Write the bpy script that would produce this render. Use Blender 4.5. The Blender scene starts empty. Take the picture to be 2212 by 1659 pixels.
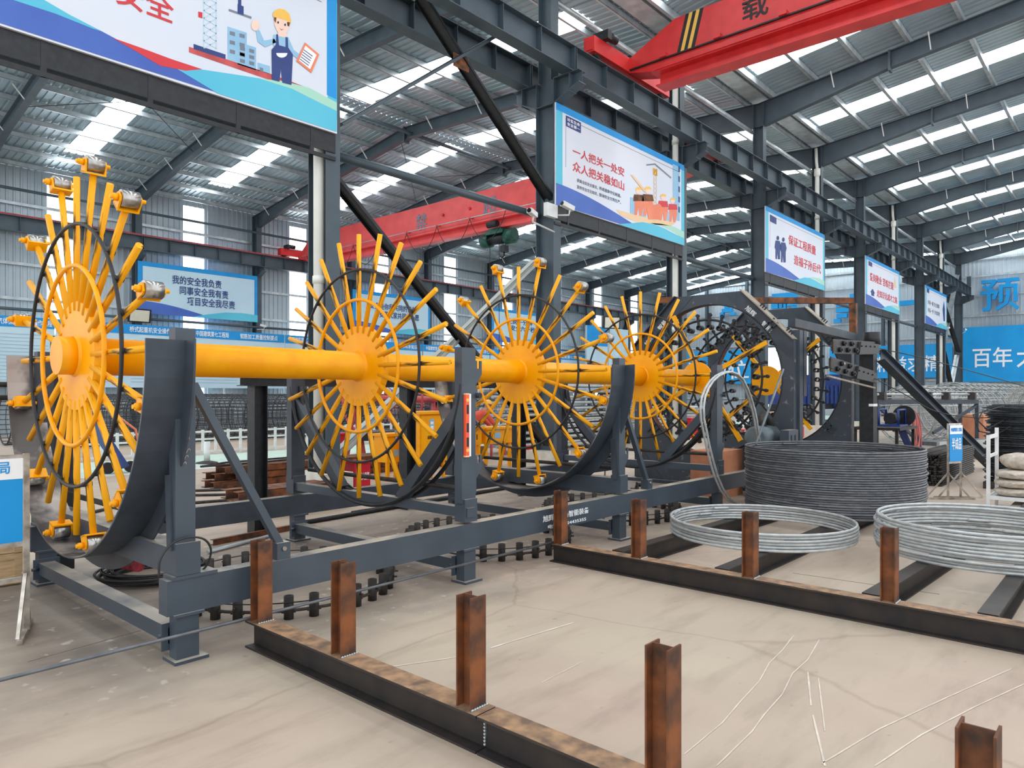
import bpy, math, random
from mathutils import Vector, Matrix
random.seed(7)
C = bpy.context.scene.collection
S = bpy.context.scene
# ------------------------------------------------------------------ camera, sky, exposure
FPX, VPX, HOR, CAMH, CXP = 1550.0, 2477.0, 852.0, 1.65, 1106.0      # frame 2212 x 1659
ALPHA = math.atan((VPX - CXP) / FPX)
FW = (math.cos(ALPHA), math.sin(ALPHA)); RT = (math.sin(ALPHA), -math.cos(ALPHA))
cam_d = bpy.data.cameras.new('camera'); cam = bpy.data.objects.new('camera', cam_d); C.objects.link(cam)
cam.location = (0, 0, CAMH); cam.rotation_euler = (math.pi/2, 0, ALPHA - math.pi/2)
cam_d.sensor_width = 36; cam_d.lens = 36*FPX/2212; cam_d.shift_y = (HOR-829.5)/2212; cam_d.clip_end = 400
S.camera = cam
world = bpy.data.worlds.new('overcast_sky'); S.world = world; world.use_nodes = True
world.node_tree.nodes['Background'].inputs[0].default_value = (0.93, 0.97, 1.0, 1)
world.node_tree.nodes['Background'].inputs[1].default_value = 1.3
SKYLIGHT_STRENGTH = 6.0
WALLLIGHT_STRENGTH = 3.0
S.view_settings.view_transform = 'Standard'; S.view_settings.look = 'None'
S.view_settings.gamma = 1; S.view_settings.use_curve_mapping = False
S.view_settings.exposure = 0.38
S.cycles.max_bounces = 6; S.cycles.diffuse_bounces = 4; S.cycles.glossy_bounces = 3

# ------------------------------------------------------------------ photo pixel -> direction helpers
def _ray(u, v):
    k = (u-CXP)/FPX
    return (FW[0]+k*RT[0], FW[1]+k*RT[1], (HOR-v)/FPX)
def gnd(u, v, z=0.0):
    d = FPX*(CAMH-z)/(v-HOR); r = _ray(u, v); return Vector((r[0]*d, r[1]*d, z))
def onX(u, v, x):
    r = _ray(u, v); t = x/r[0]; return Vector((x, r[1]*t, CAMH+r[2]*t))
def onY(u, v, y):
    r = _ray(u, v); t = y/r[1]; return Vector((r[0]*t, y, CAMH+r[2]*t))

# ------------------------------------------------------------------ materials
MATS = {}
def mat(name, c1, c2=None, scale=6.0, rough=0.55, metal=0.0, bump=0.0, detail=4.0, lo=0.35, hi=0.65, stretch=None, spec=0.5):
    m = bpy.data.materials.new(name); m.use_nodes = True; MATS[name] = m
    nt = m.node_tree; b = nt.nodes['Principled BSDF']
    b.inputs['Roughness'].default_value = rough; b.inputs['Metallic'].default_value = metal
    b.inputs['Specular IOR Level'].default_value = spec
    if c2 is None: c2 = tuple(x*0.86 for x in c1)
    tc = nt.nodes.new('ShaderNodeTexCoord'); n = nt.nodes.new('ShaderNodeTexNoise')
    n.inputs['Scale'].default_value = scale; n.inputs['Detail'].default_value = detail
    if stretch:
        mp = nt.nodes.new('ShaderNodeMapping'); mp.inputs['Scale'].default_value = stretch
        nt.links.new(tc.outputs['Object'], mp.inputs[0]); nt.links.new(mp.outputs[0], n.inputs['Vector'])
    else: nt.links.new(tc.outputs['Object'], n.inputs['Vector'])
    r = nt.nodes.new('ShaderNodeValToRGB')
    r.color_ramp.elements[0].position = lo; r.color_ramp.elements[1].position = hi
    r.color_ramp.elements[0].color = (*c1, 1); r.color_ramp.elements[1].color = (*c2, 1)
    nt.links.new(n.outputs['Fac'], r.inputs[0]); nt.links.new(r.outputs[0], b.inputs['Base Color'])
    if bump:
        bp = nt.nodes.new('ShaderNodeBump'); bp.inputs['Strength'].default_value = bump; bp.inputs['Distance'].default_value = 0.01
        nt.links.new(n.outputs['Fac'], bp.inputs['Height']); nt.links.new(bp.outputs[0], b.inputs['Normal'])
    return m
def emis(name, col, st):
    m = bpy.data.materials.new(name); m.use_nodes = True; MATS[name] = m
    b = m.node_tree.nodes['Principled BSDF']; b.inputs['Base Color'].default_value = (.8, .85, .88, 1)
    b.inputs['Emission Color'].default_value = (*col, 1); b.inputs['Emission Strength'].default_value = st
    return m
def srgb(r, g, b):
    f = lambda c: (c/255/12.92) if c/255 <= .04045 else ((c/255+.055)/1.055)**2.4
    return (f(r), f(g), f(b))
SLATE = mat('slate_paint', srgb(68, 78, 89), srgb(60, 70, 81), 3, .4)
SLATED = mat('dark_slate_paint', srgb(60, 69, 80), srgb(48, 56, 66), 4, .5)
COLP = mat('column_paint', srgb(72, 86, 96), srgb(62, 76, 86), 2, .5)
YEL = mat('yellow_paint', srgb(255, 176, 0), srgb(248, 162, 0), 5, .36, spec=.3)
YELW = mat('worn_yellow_paint', srgb(246, 172, 14), srgb(70, 50, 24), 1, .42, lo=.52, hi=.60, stretch=(26, 26, 2.2), spec=.3)
BLK = mat('black_steel', srgb(42, 45, 50), srgb(31, 33, 37), 12, .5, .2)
BLKG = mat('dusty_black_steel', srgb(64, 60, 58), srgb(42, 38, 36), 14, .6, .2, bump=.2)
STEEL = mat('bare_steel', srgb(190, 188, 184), srgb(150, 146, 142), 20, .28, .85)
WORN = mat('worn_track_steel', srgb(86, 82, 80), srgb(176, 166, 160), 3.5, .4, .5, lo=.45, hi=.62)
RUST = mat('rusty_steel', srgb(142, 84, 46), srgb(66, 48, 40), 7, .65, .25, bump=.25, detail=7)
RUSTD = mat('dark_rolled_steel', srgb(66, 58, 54), srgb(48, 46, 47), 5, .5, .35, detail=6)
RUSTT = mat('rusty_flange_edge', srgb(176, 140, 106), srgb(112, 92, 78), 12, .6, .2, detail=7)
REBAR = mat('grey_rebar', srgb(196, 200, 200), srgb(174, 178, 180), 12, .42, .35)
REBARD = mat('dark_rebar', srgb(112, 115, 121), srgb(94, 97, 103), 10, .4, .45)
WIRE = mat('black_wire', srgb(70, 76, 82), srgb(44, 48, 52), 20, .45, .5)
WHITE = mat('white_paint', srgb(232, 234, 234), srgb(216, 218, 218), 5, .5)
PIPEW = mat('white_plastic_pipe', srgb(236, 238, 232), srgb(224, 226, 218), 2, .35)
GALV = mat('galvanised_steel', srgb(206, 214, 218), srgb(176, 186, 192), 3, .36, .5)
SHEET = mat('roof_sheet', srgb(176, 196, 206), srgb(156, 178, 190), .8, .38, .35)
WSHEET = mat('wall_sheet', srgb(190, 202, 210), srgb(172, 186, 196), .6, .45, .3)
RED = mat('crane_red', srgb(226, 58, 58), srgb(206, 44, 46), 2, .4)
REDB = mat('fire_red', srgb(214, 30, 58), srgb(196, 22, 48), 3, .4)
REDM = mat('machine_red', srgb(206, 84, 84), srgb(170, 60, 62), 4, .5)
GREEN = mat('hoist_green', srgb(28, 92, 78), srgb(18, 70, 62), 5, .4)
BLUE = mat('cobalt_blue', srgb(38, 66, 136), srgb(28, 50, 112), 3, .45)
SKYB = mat('sign_blue', srgb(0, 152, 226), srgb(0, 144, 218), 2, .5)
SKYB2 = mat('banner_blue', srgb(10, 160, 230), srgb(6, 150, 222), 1, .5)
NAVY = mat('print_navy', srgb(34, 60, 128), srgb(30, 54, 118), 2, .5)
BWAVE = mat('print_royal_blue', srgb(72, 112, 196), srgb(60, 92, 180), .5, .5)
TWAVE = mat('print_turquoise', srgb(92, 196, 222), srgb(78, 186, 216), .5, .5)
GWAVE = mat('print_pale_green', srgb(172, 220, 196), srgb(160, 214, 200), .5, .5)
PAPER = mat('print_pale_grey', srgb(224, 226, 236), srgb(214, 222, 236), .4, .5)
PAPERB = mat('print_pale_blue', srgb(196, 224, 238), srgb(186, 216, 234), .4, .5)
PRED = mat('print_red', srgb(214, 50, 60), srgb(206, 46, 56), 2, .5)
PSKIN = mat('print_skin', srgb(244, 214, 200), srgb(240, 206, 190), 2, .5)
PORANGE = mat('print_orange', srgb(238, 138, 104), srgb(230, 126, 92), 2, .5)
PTAN = mat('print_tan', srgb(236, 202, 160), srgb(230, 194, 150), 2, .5)
PGREY = mat('print_grey', srgb(120, 130, 146), srgb(112, 122, 138), 2, .5)
PLBLUE = mat('print_light_blue', srgb(150, 196, 226), srgb(140, 186, 220), 2, .5)
PYEL = mat('print_yellow', srgb(246, 196, 90), srgb(240, 186, 80), 2, .5)
PWHITE = mat('print_white', srgb(246, 248, 250), srgb(240, 244, 248), 2, .5)
RINGP = mat('splashed_slate_paint', srgb(62, 70, 80), srgb(150, 150, 148), 9, .5, lo=.62, hi=.78, detail=6)
DUST = mat('dusty_slate', srgb(168, 158, 144), srgb(136, 128, 118), 6, .8)
PLINE = mat('print_fine_text', srgb(168, 184, 196), srgb(160, 176, 190), 3, .5)
PBLACK = mat('print_black', srgb(34, 30, 32), srgb(28, 26, 28), 2, .5)
WOOD = mat('pale_wood', srgb(214, 182, 140), srgb(190, 156, 116), 8, .7, stretch=(1, 1, 6))
WOODR = mat('plywood_box', srgb(204, 140, 104), srgb(186, 122, 90), 4, .7)
CONC = mat('white_concrete', srgb(222, 220, 210), srgb(200, 198, 188), 4, .8)
SACK = mat('woven_sack', srgb(214, 204, 192), srgb(176, 164, 150), 14, .85, bump=.6)
ORANGE = mat('level_orange', srgb(244, 94, 56), srgb(236, 84, 48), 3, .4)
STAINL = mat('stainless_tube', srgb(216, 210, 200), srgb(150, 140, 130), 9, .3, .7)
HOSER = mat('red_hose', srgb(206, 84, 78), srgb(190, 70, 66), 5, .5)
HOSEB = mat('black_hose', srgb(42, 42, 44), srgb(34, 34, 36), 5, .5)
BRUSH = mat('crimson_bristle', srgb(150, 40, 52), srgb(96, 24, 34), 30, .8)
MINT = mat('mint_floor_paint', srgb(200, 222, 208), srgb(186, 210, 198), 2, .5)
CHALK = mat('chalk', srgb(222, 212, 198), srgb(200, 188, 174), 9, .9)
GLASSB = mat('lens_black', srgb(24, 26, 30), srgb(18, 20, 24), 5, .15)
LAMPF = mat('lamp_face', srgb(222, 222, 206), srgb(212, 212, 196), 5, .3)
MOTOR = mat('motor_grey', srgb(104, 118, 124), srgb(84, 96, 102), 6, .45)
SKYL = emis('skylight_panel', (.96, .99, 1.0), SKYLIGHT_STRENGTH)
WALLL = emis('wall_light_panel', (.96, .99, 1.0), WALLLIGHT_STRENGTH)

def settled_dust(m, col, noise_scale=3.0, amount=.75):
    # dust lying on the upward faces of the painted steel
    nt = m.node_tree; b = nt.nodes['Principled BSDF']; src = b.inputs['Base Color'].links[0].from_socket
    g = nt.nodes.new('ShaderNodeNewGeometry'); s = nt.nodes.new('ShaderNodeSeparateXYZ'); nt.links.new(g.outputs['True Normal'], s.inputs[0])
    gt = nt.nodes.new('ShaderNodeMath'); gt.operation = 'GREATER_THAN'; gt.inputs[1].default_value = .93; nt.links.new(s.outputs[2], gt.inputs[0])
    tc = nt.nodes.new('ShaderNodeTexCoord'); n = nt.nodes.new('ShaderNodeTexNoise'); n.inputs['Scale'].default_value = noise_scale; n.inputs['Detail'].default_value = 6
    nt.links.new(tc.outputs['Object'], n.inputs['Vector'])
    mr = nt.nodes.new('ShaderNodeMapRange'); mr.inputs[1].default_value = .25; mr.inputs[2].default_value = .6; mr.inputs[4].default_value = amount; nt.links.new(n.outputs['Fac'], mr.inputs[0])
    mu = nt.nodes.new('ShaderNodeMath'); mu.operation = 'MULTIPLY'; nt.links.new(gt.outputs[0], mu.inputs[0]); nt.links.new(mr.outputs[0], mu.inputs[1])
    x = nt.nodes.new('ShaderNodeMix'); x.data_type = 'RGBA'; x.inputs[7].default_value = (*col, 1)
    nt.links.new(mu.outputs[0], x.inputs[0]); nt.links.new(src, x.inputs[6]); nt.links.new(x.outputs[2], b.inputs['Base Color'])
settled_dust(SLATE, srgb(188, 178, 162), amount=.95); settled_dust(SLATED, srgb(168, 160, 146), amount=.75)

def floor_material():
    m = bpy.data.materials.new('concrete_floor'); m.use_nodes = True; nt = m.node_tree; L = nt.links.new
    b = nt.nodes['Principled BSDF']; b.inputs['Roughness'].default_value = .62
    tc = nt.nodes.new('ShaderNodeTexCoord')
    def noise(sc, det, ro=.55, stretch=None, dist=0):
        n = nt.nodes.new('ShaderNodeTexNoise'); n.inputs['Scale'].default_value = sc; n.inputs['Detail'].default_value = det
        n.inputs['Roughness'].default_value = ro; n.inputs['Distortion'].default_value = dist
        if stretch:
            mp = nt.nodes.new('ShaderNodeMapping'); mp.inputs['Scale'].default_value = stretch[:3]; mp.inputs['Rotation'].default_value = (0, 0, stretch[3])
            L(tc.outputs['Object'], mp.inputs[0]); L(mp.outputs[0], n.inputs['Vector'])
        else: L(tc.outputs['Object'], n.inputs['Vector'])
        return n
    def ramp(src, p0, p1, c0, c1):
        r = nt.nodes.new('ShaderNodeValToRGB'); e = r.color_ramp.elements
        e[0].position, e[1].position = p0, p1; e[0].color = (*c0, 1); e[1].color = (*c1, 1); L(src, r.inputs[0]); return r
    def mix(fac, a, bb, blend='MIX'):
        x = nt.nodes.new('ShaderNodeMix'); x.data_type = 'RGBA'; x.blend_type = blend
        if isinstance(fac, float): x.inputs[0].default_value = fac
        else: L(fac, x.inputs[0])
        L(a, x.inputs[6]); L(bb, x.inputs[7]); return x.outputs[2]
    base = ramp(noise(.7, 5).outputs['Fac'], .3, .7, srgb(190, 175, 157), srgb(174, 160, 143))
    pink = ramp(noise(.35, 3).outputs['Fac'], .42, .62, (0, 0, 0), (1, 1, 1))
    tint = ramp(noise(2.2, 6).outputs['Fac'], .3, .7, srgb(190, 170, 154), srgb(176, 156, 142))
    col = mix(pink.outputs[0], base.outputs[0], tint.outputs[0])
    sm = ramp(noise(1.0, 7, .6, (1, 4.5, 1, .5)).outputs['Fac'], .5, .72, (1, 1, 1), (.74, .73, .71))
    col = mix(.8, col, sm.outputs[0], 'MULTIPLY')
    sp = ramp(noise(9, 3, .5).outputs['Fac'], .70, .76, (1, 1, 1), (.72, .70, .68))
    col = mix(.7, col, sp.outputs[0], 'MULTIPLY')
    # oil and rust dust where the machine has worked for years: a trodden patch with its own ragged outline
    sx = nt.nodes.new('ShaderNodeSeparateXYZ'); L(tc.outputs['Object'], sx.inputs[0])
    def m_(op, a, bv):
        q = nt.nodes.new('ShaderNodeMath'); q.operation = op
        if isinstance(a, (int, float)): q.inputs[0].default_value = a
        else: L(a, q.inputs[0])
        if isinstance(bv, (int, float)): q.inputs[1].default_value = bv
        else: L(bv, q.inputs[1])
        return q.outputs[0]
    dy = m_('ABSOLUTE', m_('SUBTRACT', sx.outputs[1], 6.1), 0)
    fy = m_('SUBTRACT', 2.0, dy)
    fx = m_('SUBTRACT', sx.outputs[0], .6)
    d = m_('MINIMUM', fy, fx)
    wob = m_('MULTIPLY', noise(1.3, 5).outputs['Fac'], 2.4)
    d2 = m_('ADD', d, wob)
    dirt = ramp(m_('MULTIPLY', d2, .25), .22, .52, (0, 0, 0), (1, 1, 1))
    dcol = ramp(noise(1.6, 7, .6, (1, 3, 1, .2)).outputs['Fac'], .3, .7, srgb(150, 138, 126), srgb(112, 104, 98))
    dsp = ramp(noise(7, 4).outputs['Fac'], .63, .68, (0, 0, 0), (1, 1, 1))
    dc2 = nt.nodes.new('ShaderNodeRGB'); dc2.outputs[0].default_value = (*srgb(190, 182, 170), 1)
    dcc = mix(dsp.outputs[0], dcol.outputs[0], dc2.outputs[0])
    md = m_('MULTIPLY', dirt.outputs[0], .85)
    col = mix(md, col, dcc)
    # hairline cracks
    vo = nt.nodes.new('ShaderNodeTexVoronoi'); vo.feature = 'DISTANCE_TO_EDGE'; vo.inputs['Scale'].default_value = .22
    nd = noise(2.0, 4); mx = nt.nodes.new('ShaderNodeMix'); mx.data_type = 'RGBA'; mx.inputs[0].default_value = .12
    L(tc.outputs['Object'], mx.inputs[6]); L(nd.outputs['Color'], mx.inputs[7]); L(mx.outputs[2], vo.inputs['Vector'])
    cr = ramp(vo.outputs['Distance'], .0002, .0007, (.72, .68, .64), (1, 1, 1))
    col = mix(.55, col, cr.outputs[0], 'MULTIPLY')
    L(col, b.inputs['Base Color'])
    bp = nt.nodes.new('ShaderNodeBump'); bp.inputs['Strength'].default_value = .12; bp.inputs['Distance'].default_value = .01
    L(noise(14, 5).outputs['Fac'], bp.inputs['Height']); L(bp.outputs[0], b.inputs['Normal'])
    MATS['floor'] = m; return m
FLOORM = floor_material()

# ------------------------------------------------------------------ mesh building
Z = Vector((0, 0, 1))
V = lambda *a: Vector(a)
def smooth(pts, n=5):
    pts = [Vector(p) for p in pts]; out = []
    for i in range(len(pts)-1):
        p0, p1, p2, p3 = pts[max(i-1, 0)], pts[i], pts[i+1], pts[min(i+2, len(pts)-1)]
        for k in range(n):
            t = k/n; out.append(.5*((2*p1)+(p2-p0)*t+(2*p0-5*p1+4*p2-p3)*t*t+(3*p1-p0-3*p2+p3)*t**3))
    return out+[pts[-1]]
class MB:
    def __init__(s): s.v = []; s.f = []; s.sm = []
    def _add(s, vs, fs, smooth=False):
        o = len(s.v); s.v += [Vector(x) for x in vs]
        for f in fs: s.f.append([i+o for i in f]); s.sm.append(smooth)
        return s
    def bx(s, x0, x1, y0, y1, z0, z1):
        return s._add([(x0,y0,z0),(x1,y0,z0),(x1,y1,z0),(x0,y1,z0),(x0,y0,z1),(x1,y0,z1),(x1,y1,z1),(x0,y1,z1)],
            [(3,2,1,0),(4,5,6,7),(0,1,5,4),(1,2,6,5),(2,3,7,6),(3,0,4,7)])
    def bar(s, p, q, w, h, up=Z, off=(0, 0)):
        """box from p to q; w across, h along 'up'; off shifts the section (across, up)"""
        p, q = Vector(p), Vector(q); d = (q-p).normalized(); sd = d.cross(Vector(up))
        if sd.length < 1e-5: sd = d.cross(Vector((0, 1, 0)))
        sd.normalize(); u = sd.cross(d).normalized(); o = sd*off[0]+u*off[1]
        vs = []
        for e in (p, q):
            for a, b in ((-1,-1),(1,-1),(1,1),(-1,1)): vs.append(e+o+sd*(a*w/2)+u*(b*h/2))
        return s._add(vs, [(3,2,1,0),(4,5,6,7),(0,1,5,4),(1,2,6,5),(2,3,7,6),(3,0,4,7)])
    def hb(s, p, q, h, w, tf=.012, tw=.008, up=Z):
        s.bar(p, q, w, tf, up, (0, h/2-tf/2)); s.bar(p, q, w, tf, up, (0, -h/2+tf/2)); return s.bar(p, q, tw, h-2*tf, up)
    def chan(s, p, q, h, w, t=.006, up=Z, side=1):
        s.bar(p, q, t, h, up, (side*(w/2-t/2), 0)); s.bar(p, q, w, t, up, (0, h/2-t/2)); return s.bar(p, q, w, t, up, (0, -h/2+t/2))
    def tube(s, pts, r, n=8, closed=False, caps=True):
        pts = [Vector(p) for p in pts]; m = len(pts); o = len(s.v); N = None
        for i, p in enumerate(pts):
            a = pts[i-1] if (i or closed) else pts[0]; b = pts[(i+1) % m] if (i < m-1 or closed) else pts[-1]
            t = (b-a).normalized()
            if N is None:
                N = t.cross(Z)
                if N.length < 1e-3: N = t.cross(Vector((0, 1, 0)))
            else: N = N - t*N.dot(t)
            N.normalize(); B = t.cross(N); rr = r[i] if isinstance(r, (list, tuple)) else r
            for k in range(n):
                an = 2*math.pi*k/n; s.v.append(p+N*(math.cos(an)*rr)+B*(math.sin(an)*rr))
        for i in range(m if closed else m-1):
            j = (i+1) % m
            for k in range(n):
                l = (k+1) % n; s.f.append([o+i*n+k, o+i*n+l, o+j*n+l, o+j*n+k]); s.sm.append(True)
        if caps and not closed:
            s.f.append([o+k for k in range(n)][::-1]); s.sm.append(False)
            s.f.append([o+(m-1)*n+k for k in range(n)]); s.sm.append(False)
        return s
    def cyl(s, p, q, r, n=12): return s.tube([p, q], r, n)
    def pipe(s, p, q, r, ri, n=14):
        """open sleeve with wall thickness"""
        p, q = Vector(p), Vector(q); t = (q-p).normalized(); N = t.cross(Z)
        if N.length < 1e-3: N = t.cross(Vector((0, 1, 0)))
        N.normalize(); B = t.cross(N); o = len(s.v)
        for e, rr in ((p, r), (q, r), (q, ri), (p, ri)):
            for k in range(n):
                an = 2*math.pi*k/n; s.v.append(e+N*math.cos(an)*rr+B*math.sin(an)*rr)
        for j in range(4):
            for k in range(n):
                l = (k+1) % n; j2 = (j+1) % 4; s.f.append([o+j*n+k, o+j*n+l, o+j2*n+l, o+j2*n+k]); s.sm.append(j % 2 == 0)
        return s
    def prism(s, poly, vec):
        n = len(poly); vec = Vector(vec); a = [Vector(p) for p in poly]; b = [p+vec for p in a]
        return s._add(a+b, [list(range(n))[::-1], [n+i for i in range(n)]]+[[i, (i+1) % n, n+(i+1) % n, n+i] for i in range(n)])
    def arc(s, c, ax, R, r, n=48, m=6, a0=0, a1=2*math.pi):
        c = Vector(c); closed = abs(a1-a0-2*math.pi) < 1e-6; cnt = n if closed else n+1; pts = []
        for i in range(cnt):
            a = a0+(a1-a0)*i/n; x, y = math.cos(a)*R, math.sin(a)*R
            pts.append(c+(V(0, -x, y) if ax == 'X' else V(x, y, 0)))
        return s.tube(pts, r, m, closed)
    def rects(s, prof, pts_axis):
        return s
    def mesh(s, name, m, origin=V(0, 0, 0)):
        me = bpy.data.meshes.new(name); me.from_pydata([tuple(x-origin) for x in s.v], [], s.f)
        me.polygons.foreach_set('use_smooth', s.sm); me.materials.append(m); me.update(); return me
def worigin(o):
    p = V(0, 0, 0)
    while o is not None: p = p+o.location; o = o.parent
    return p
def link(name, me, parent=None, loc=None):
    o = bpy.data.objects.new(name, me); C.objects.link(o)
    if parent: o.parent = parent
    if loc is not None: o.location = loc
    return o
def part(name, mb, m, parent, label=None, kind=None):
    """mesh given in world coordinates, hung under parent (an Empty or a part without rotation)"""
    o = link(name, mb.mesh(name, m, worigin(parent)), parent)
    if label: o['label'] = label
    if kind: o['kind'] = kind
    return o
def thing(name, label, cat, loc, group=None):
    o = bpy.data.objects.new(name, None); C.objects.link(o); o.location = loc; o.empty_display_size = .1
    o['label'] = label; o['category'] = cat
    if group: o['group'] = group
    return o
def solo(name, mb, m, label, cat, loc, group=None, kind=None):
    o = link(name, mb.mesh(name, m, Vector(loc)), None, loc); o['label'] = label; o['category'] = cat
    if group: o['group'] = group
    if kind: o['kind'] = kind
    return o
def struct(name, mb, m, parent=None):
    if parent: return part(name, mb, m, parent)
    o = link(name, mb.mesh(name, m)); o['kind'] = 'structure'; return o
def inst(name, me, parent, loc, rot=None):
    o = link(name, me, parent, Vector(loc)-worigin(parent))
    if rot: o.rotation_euler = rot
    return o
def dup(root, loc, label=None, rotz=None):
    r = root.copy(); C.objects.link(r); r.location = loc
    if rotz is not None: r.rotation_euler = (0, 0, rotz)
    if label: r['label'] = label
    for ch in root.children:
        c = ch.copy(); C.objects.link(c); c.parent = r
        for g in ch.children:
            d = g.copy(); C.objects.link(d); d.parent = c
    return r
_tc = {}
def text_mesh(body, size, bold=0.0, sx=1.0):
    key = (body, size, bold, sx)
    if key in _tc: return _tc[key]
    cu = bpy.data.curves.new('lettering', 'FONT'); cu.body = body; cu.size = size; cu.resolution_u = 2
    cu.offset = bold*size; cu.align_x = 'LEFT'; cu.extrude = .0015
    ob = bpy.data.objects.new('lettering', cu); C.objects.link(ob)
    dg = bpy.context.evaluated_depsgraph_get(); me = bpy.data.meshes.new_from_object(ob.evaluated_get(dg))
    bpy.data.objects.remove(ob); bpy.data.curves.remove(cu)
    xs = [v.co.x for v in me.vertices] or [0]; ys = [v.co.y for v in me.vertices] or [0]
    x0, x1, y0, y1 = min(xs), max(xs), min(ys), max(ys)
    for v in me.vertices: v.co.x = (v.co.x-x0)*sx; v.co.y -= y0
    _tc[key] = (me, (x1-x0)*sx, y1-y0); return _tc[key]
def lettering(body, pos, xdir, m, parent, height, width=None, bold=.01, ydir=Z, name='lettering'):
    """printed characters: lower left corner at pos, glyph box height x width (metres)"""
    me, w, h = text_mesh(body, 1.0, min(bold, .011))
    me = me.copy(); sy = height/max(h, 1e-4); sx = sy if width is None else width/max(w, 1e-4)
    X = Vector(xdir).normalized(); Y = Vector(ydir).normalized(); N = X.cross(Y).normalized(); o = Vector(pos)-worigin(parent)
    for v in me.vertices: v.co = o+X*(v.co.x*sx)+Y*(v.co.y*sy)+N*v.co.z
    me.materials.clear(); me.materials.append(m); me.update()
    return link(name, me, parent)
# ================================================================== THE SHED
YC, YW, XG = 9.85, 33.9, 59.8                # middle column row, long outer wall, gable wall
SP, X1 = 5.74, 6.60
FR = [X1+SP*k for k in range(-2, 10)]       # frames
RY, RZ = 21.75, 12.10                       # ridge of the far bay (top of rafter)
CZ, WZ = 11.50, 10.62                       # rafter top at middle row / outer wall
BY, BZ = -2.4, 13.02                        # ridge of the near bay
def skew(y): return .5*max(0, (y-YC)/(YW-YC))

struct('floor', MB().bx(-14, 75, -12, 40, -.3, 0), FLOORM)
fl = bpy.data.objects['floor']
part('painted_walkway', MB().bx(-6, 58, 15.8, 19.2, .001, .004), MINT, fl)
part('walkway_edge_line', MB().bx(-6, 58, 15.68, 15.8, .001, .005), WHITE, fl)
# saw-cut joints of the slab, shallow dark grooves filled with dust
JOINT = mat('slab_joint', srgb(128, 116, 104), srgb(108, 98, 88), 9, .9)
for pa, pb in ((gnd(1712, 1238), gnd(2030, 1284)), (gnd(60, 1430), gnd(305, 1362))):
    part('slab_joint', MB().bar(pa+V(0, 0, .0012), pb+V(0, 0, .0012), .004, .002), JOINT, fl)
# chalk scratches on the slab
def chalk(px, w=.012):
    pts = [gnd(u, v) for u, v in px]; dense = []
    for i in range(len(pts)-1):
        for t in range(4):
            dense.append(pts[i].lerp(pts[i+1], t/4))
    dense.append(pts[-1]); mb = MB(); vs = []; n = len(dense)
    for i, p in enumerate(dense):
        t = (dense[min(i+1, n-1)]-dense[max(i-1, 0)]).normalized(); sd = V(-t.y, t.x, 0); ww = w*(.6+.4*math.sin(i*2.1)**2)
        vs += [p+sd*ww/2+V(0, 0, .002), p-sd*ww/2+V(0, 0, .002)]
    mb._add(vs, [(2*i, 2*i+1, 2*i+3, 2*i+2) for i in range(n-1)])
    part('chalk_line', mb, CHALK, fl)
chalk([(1715, 1372), (1690, 1405), (1662, 1432), (1640, 1472), (1600, 1515), (1560, 1562), (1478, 1630)], .008)
chalk([(1770, 1382), (1745, 1425), (1712, 1455), (1690, 1500), (1650, 1545), (1625, 1580), (1548, 1655)], .008)
chalk([(1745, 1452), (1752, 1525)], .012); chalk([(1768, 1465), (1782, 1580)], .008); chalk([(1756, 1545), (1782, 1655)], .012)
chalk([(2185, 1445), (2050, 1505), (1900, 1575), (1775, 1650)], .009); chalk([(2212, 1478), (2100, 1530), (1990, 1588), (1890, 1655)], .009)
chalk([(1240, 1345), (1150, 1372), (1060, 1400)], .02); chalk([(1050, 1408), (960, 1424), (850, 1440)], .016)
chalk([(1262, 1428), (1170, 1475)], .007)

# corrugated sheets -------------------------------------------------
def corr(a0, a1, pitch=.25, rib=.05, h=.035):
    """profile along one axis: list of (position, height)"""
    out = []; x = a0
    while x < a1-1e-6:
        for dx, hh in ((0, 0), (pitch-2*rib, 0), (pitch-1.6*rib, h), (pitch-.4*rib, h)):
            if x+dx < a1: out.append((x+dx, hh))
        x += pitch
    out.append((a1, 0)); return out
def sheet(name, prof, A, B, m, parent):
    """A(pos,h), B(pos,h): the two ends of each profile line"""
    mb = MB(); vs = []
    for p, h in prof: vs += [A(p, h), B(p, h)]
    mb._add(vs, [(2*i, 2*i+1, 2*i+3, 2*i+2) for i in range(len(prof)-1)])
    return part(name, mb, m, parent) if parent else struct(name, mb, m)
ceil = bpy.data.objects.new('ceiling', None); C.objects.link(ceil); ceil['kind'] = 'structure'
XA = -6.0
def roof_slope(y0, z0, y1, z1, sky0, sky1, tag, sh=0.0):
    """sheets from (y0,z0) to (y1,z1); every bay carries a translucent strip between fractions sky0..sky1"""
    edges = [XA]
    P = lambda x, t, h: V(x, y0+(y1-y0)*t, z0+(z1-z0)*t+.2+h)
    for f in FR[1:]+[XG+1.5]:
        mid = f-SP/2+sh
        a, b = mid-.5+skew((y0+y1)/2), mid+.5+skew((y0+y1)/2)
        if b > XG: break
        sheet('roof_sheet', corr(edges[-1], a), lambda p, h: P(p, 0, h), lambda p, h: P(p, 1, h), SHEET, ceil)
        sheet('skylight_strip', corr(a, b), lambda p, h: P(p, sky0, h), lambda p, h: P(p, sky1, h), SKYL, ceil)
        if sky0 > 0: sheet('roof_sheet', corr(a, b), lambda p, h: P(p, 0, h), lambda p, h: P(p, sky0, h), SHEET, ceil)
        if sky1 < 1: sheet('roof_sheet', corr(a, b), lambda p, h: P(p, sky1, h), lambda p, h: P(p, 1, h), SHEET, ceil)
        edges.append(b)
    sheet('roof_sheet', corr(edges[-1], XG), lambda p, h: P(p, 0, h), lambda p, h: P(p, 1, h), SHEET, ceil)
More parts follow.
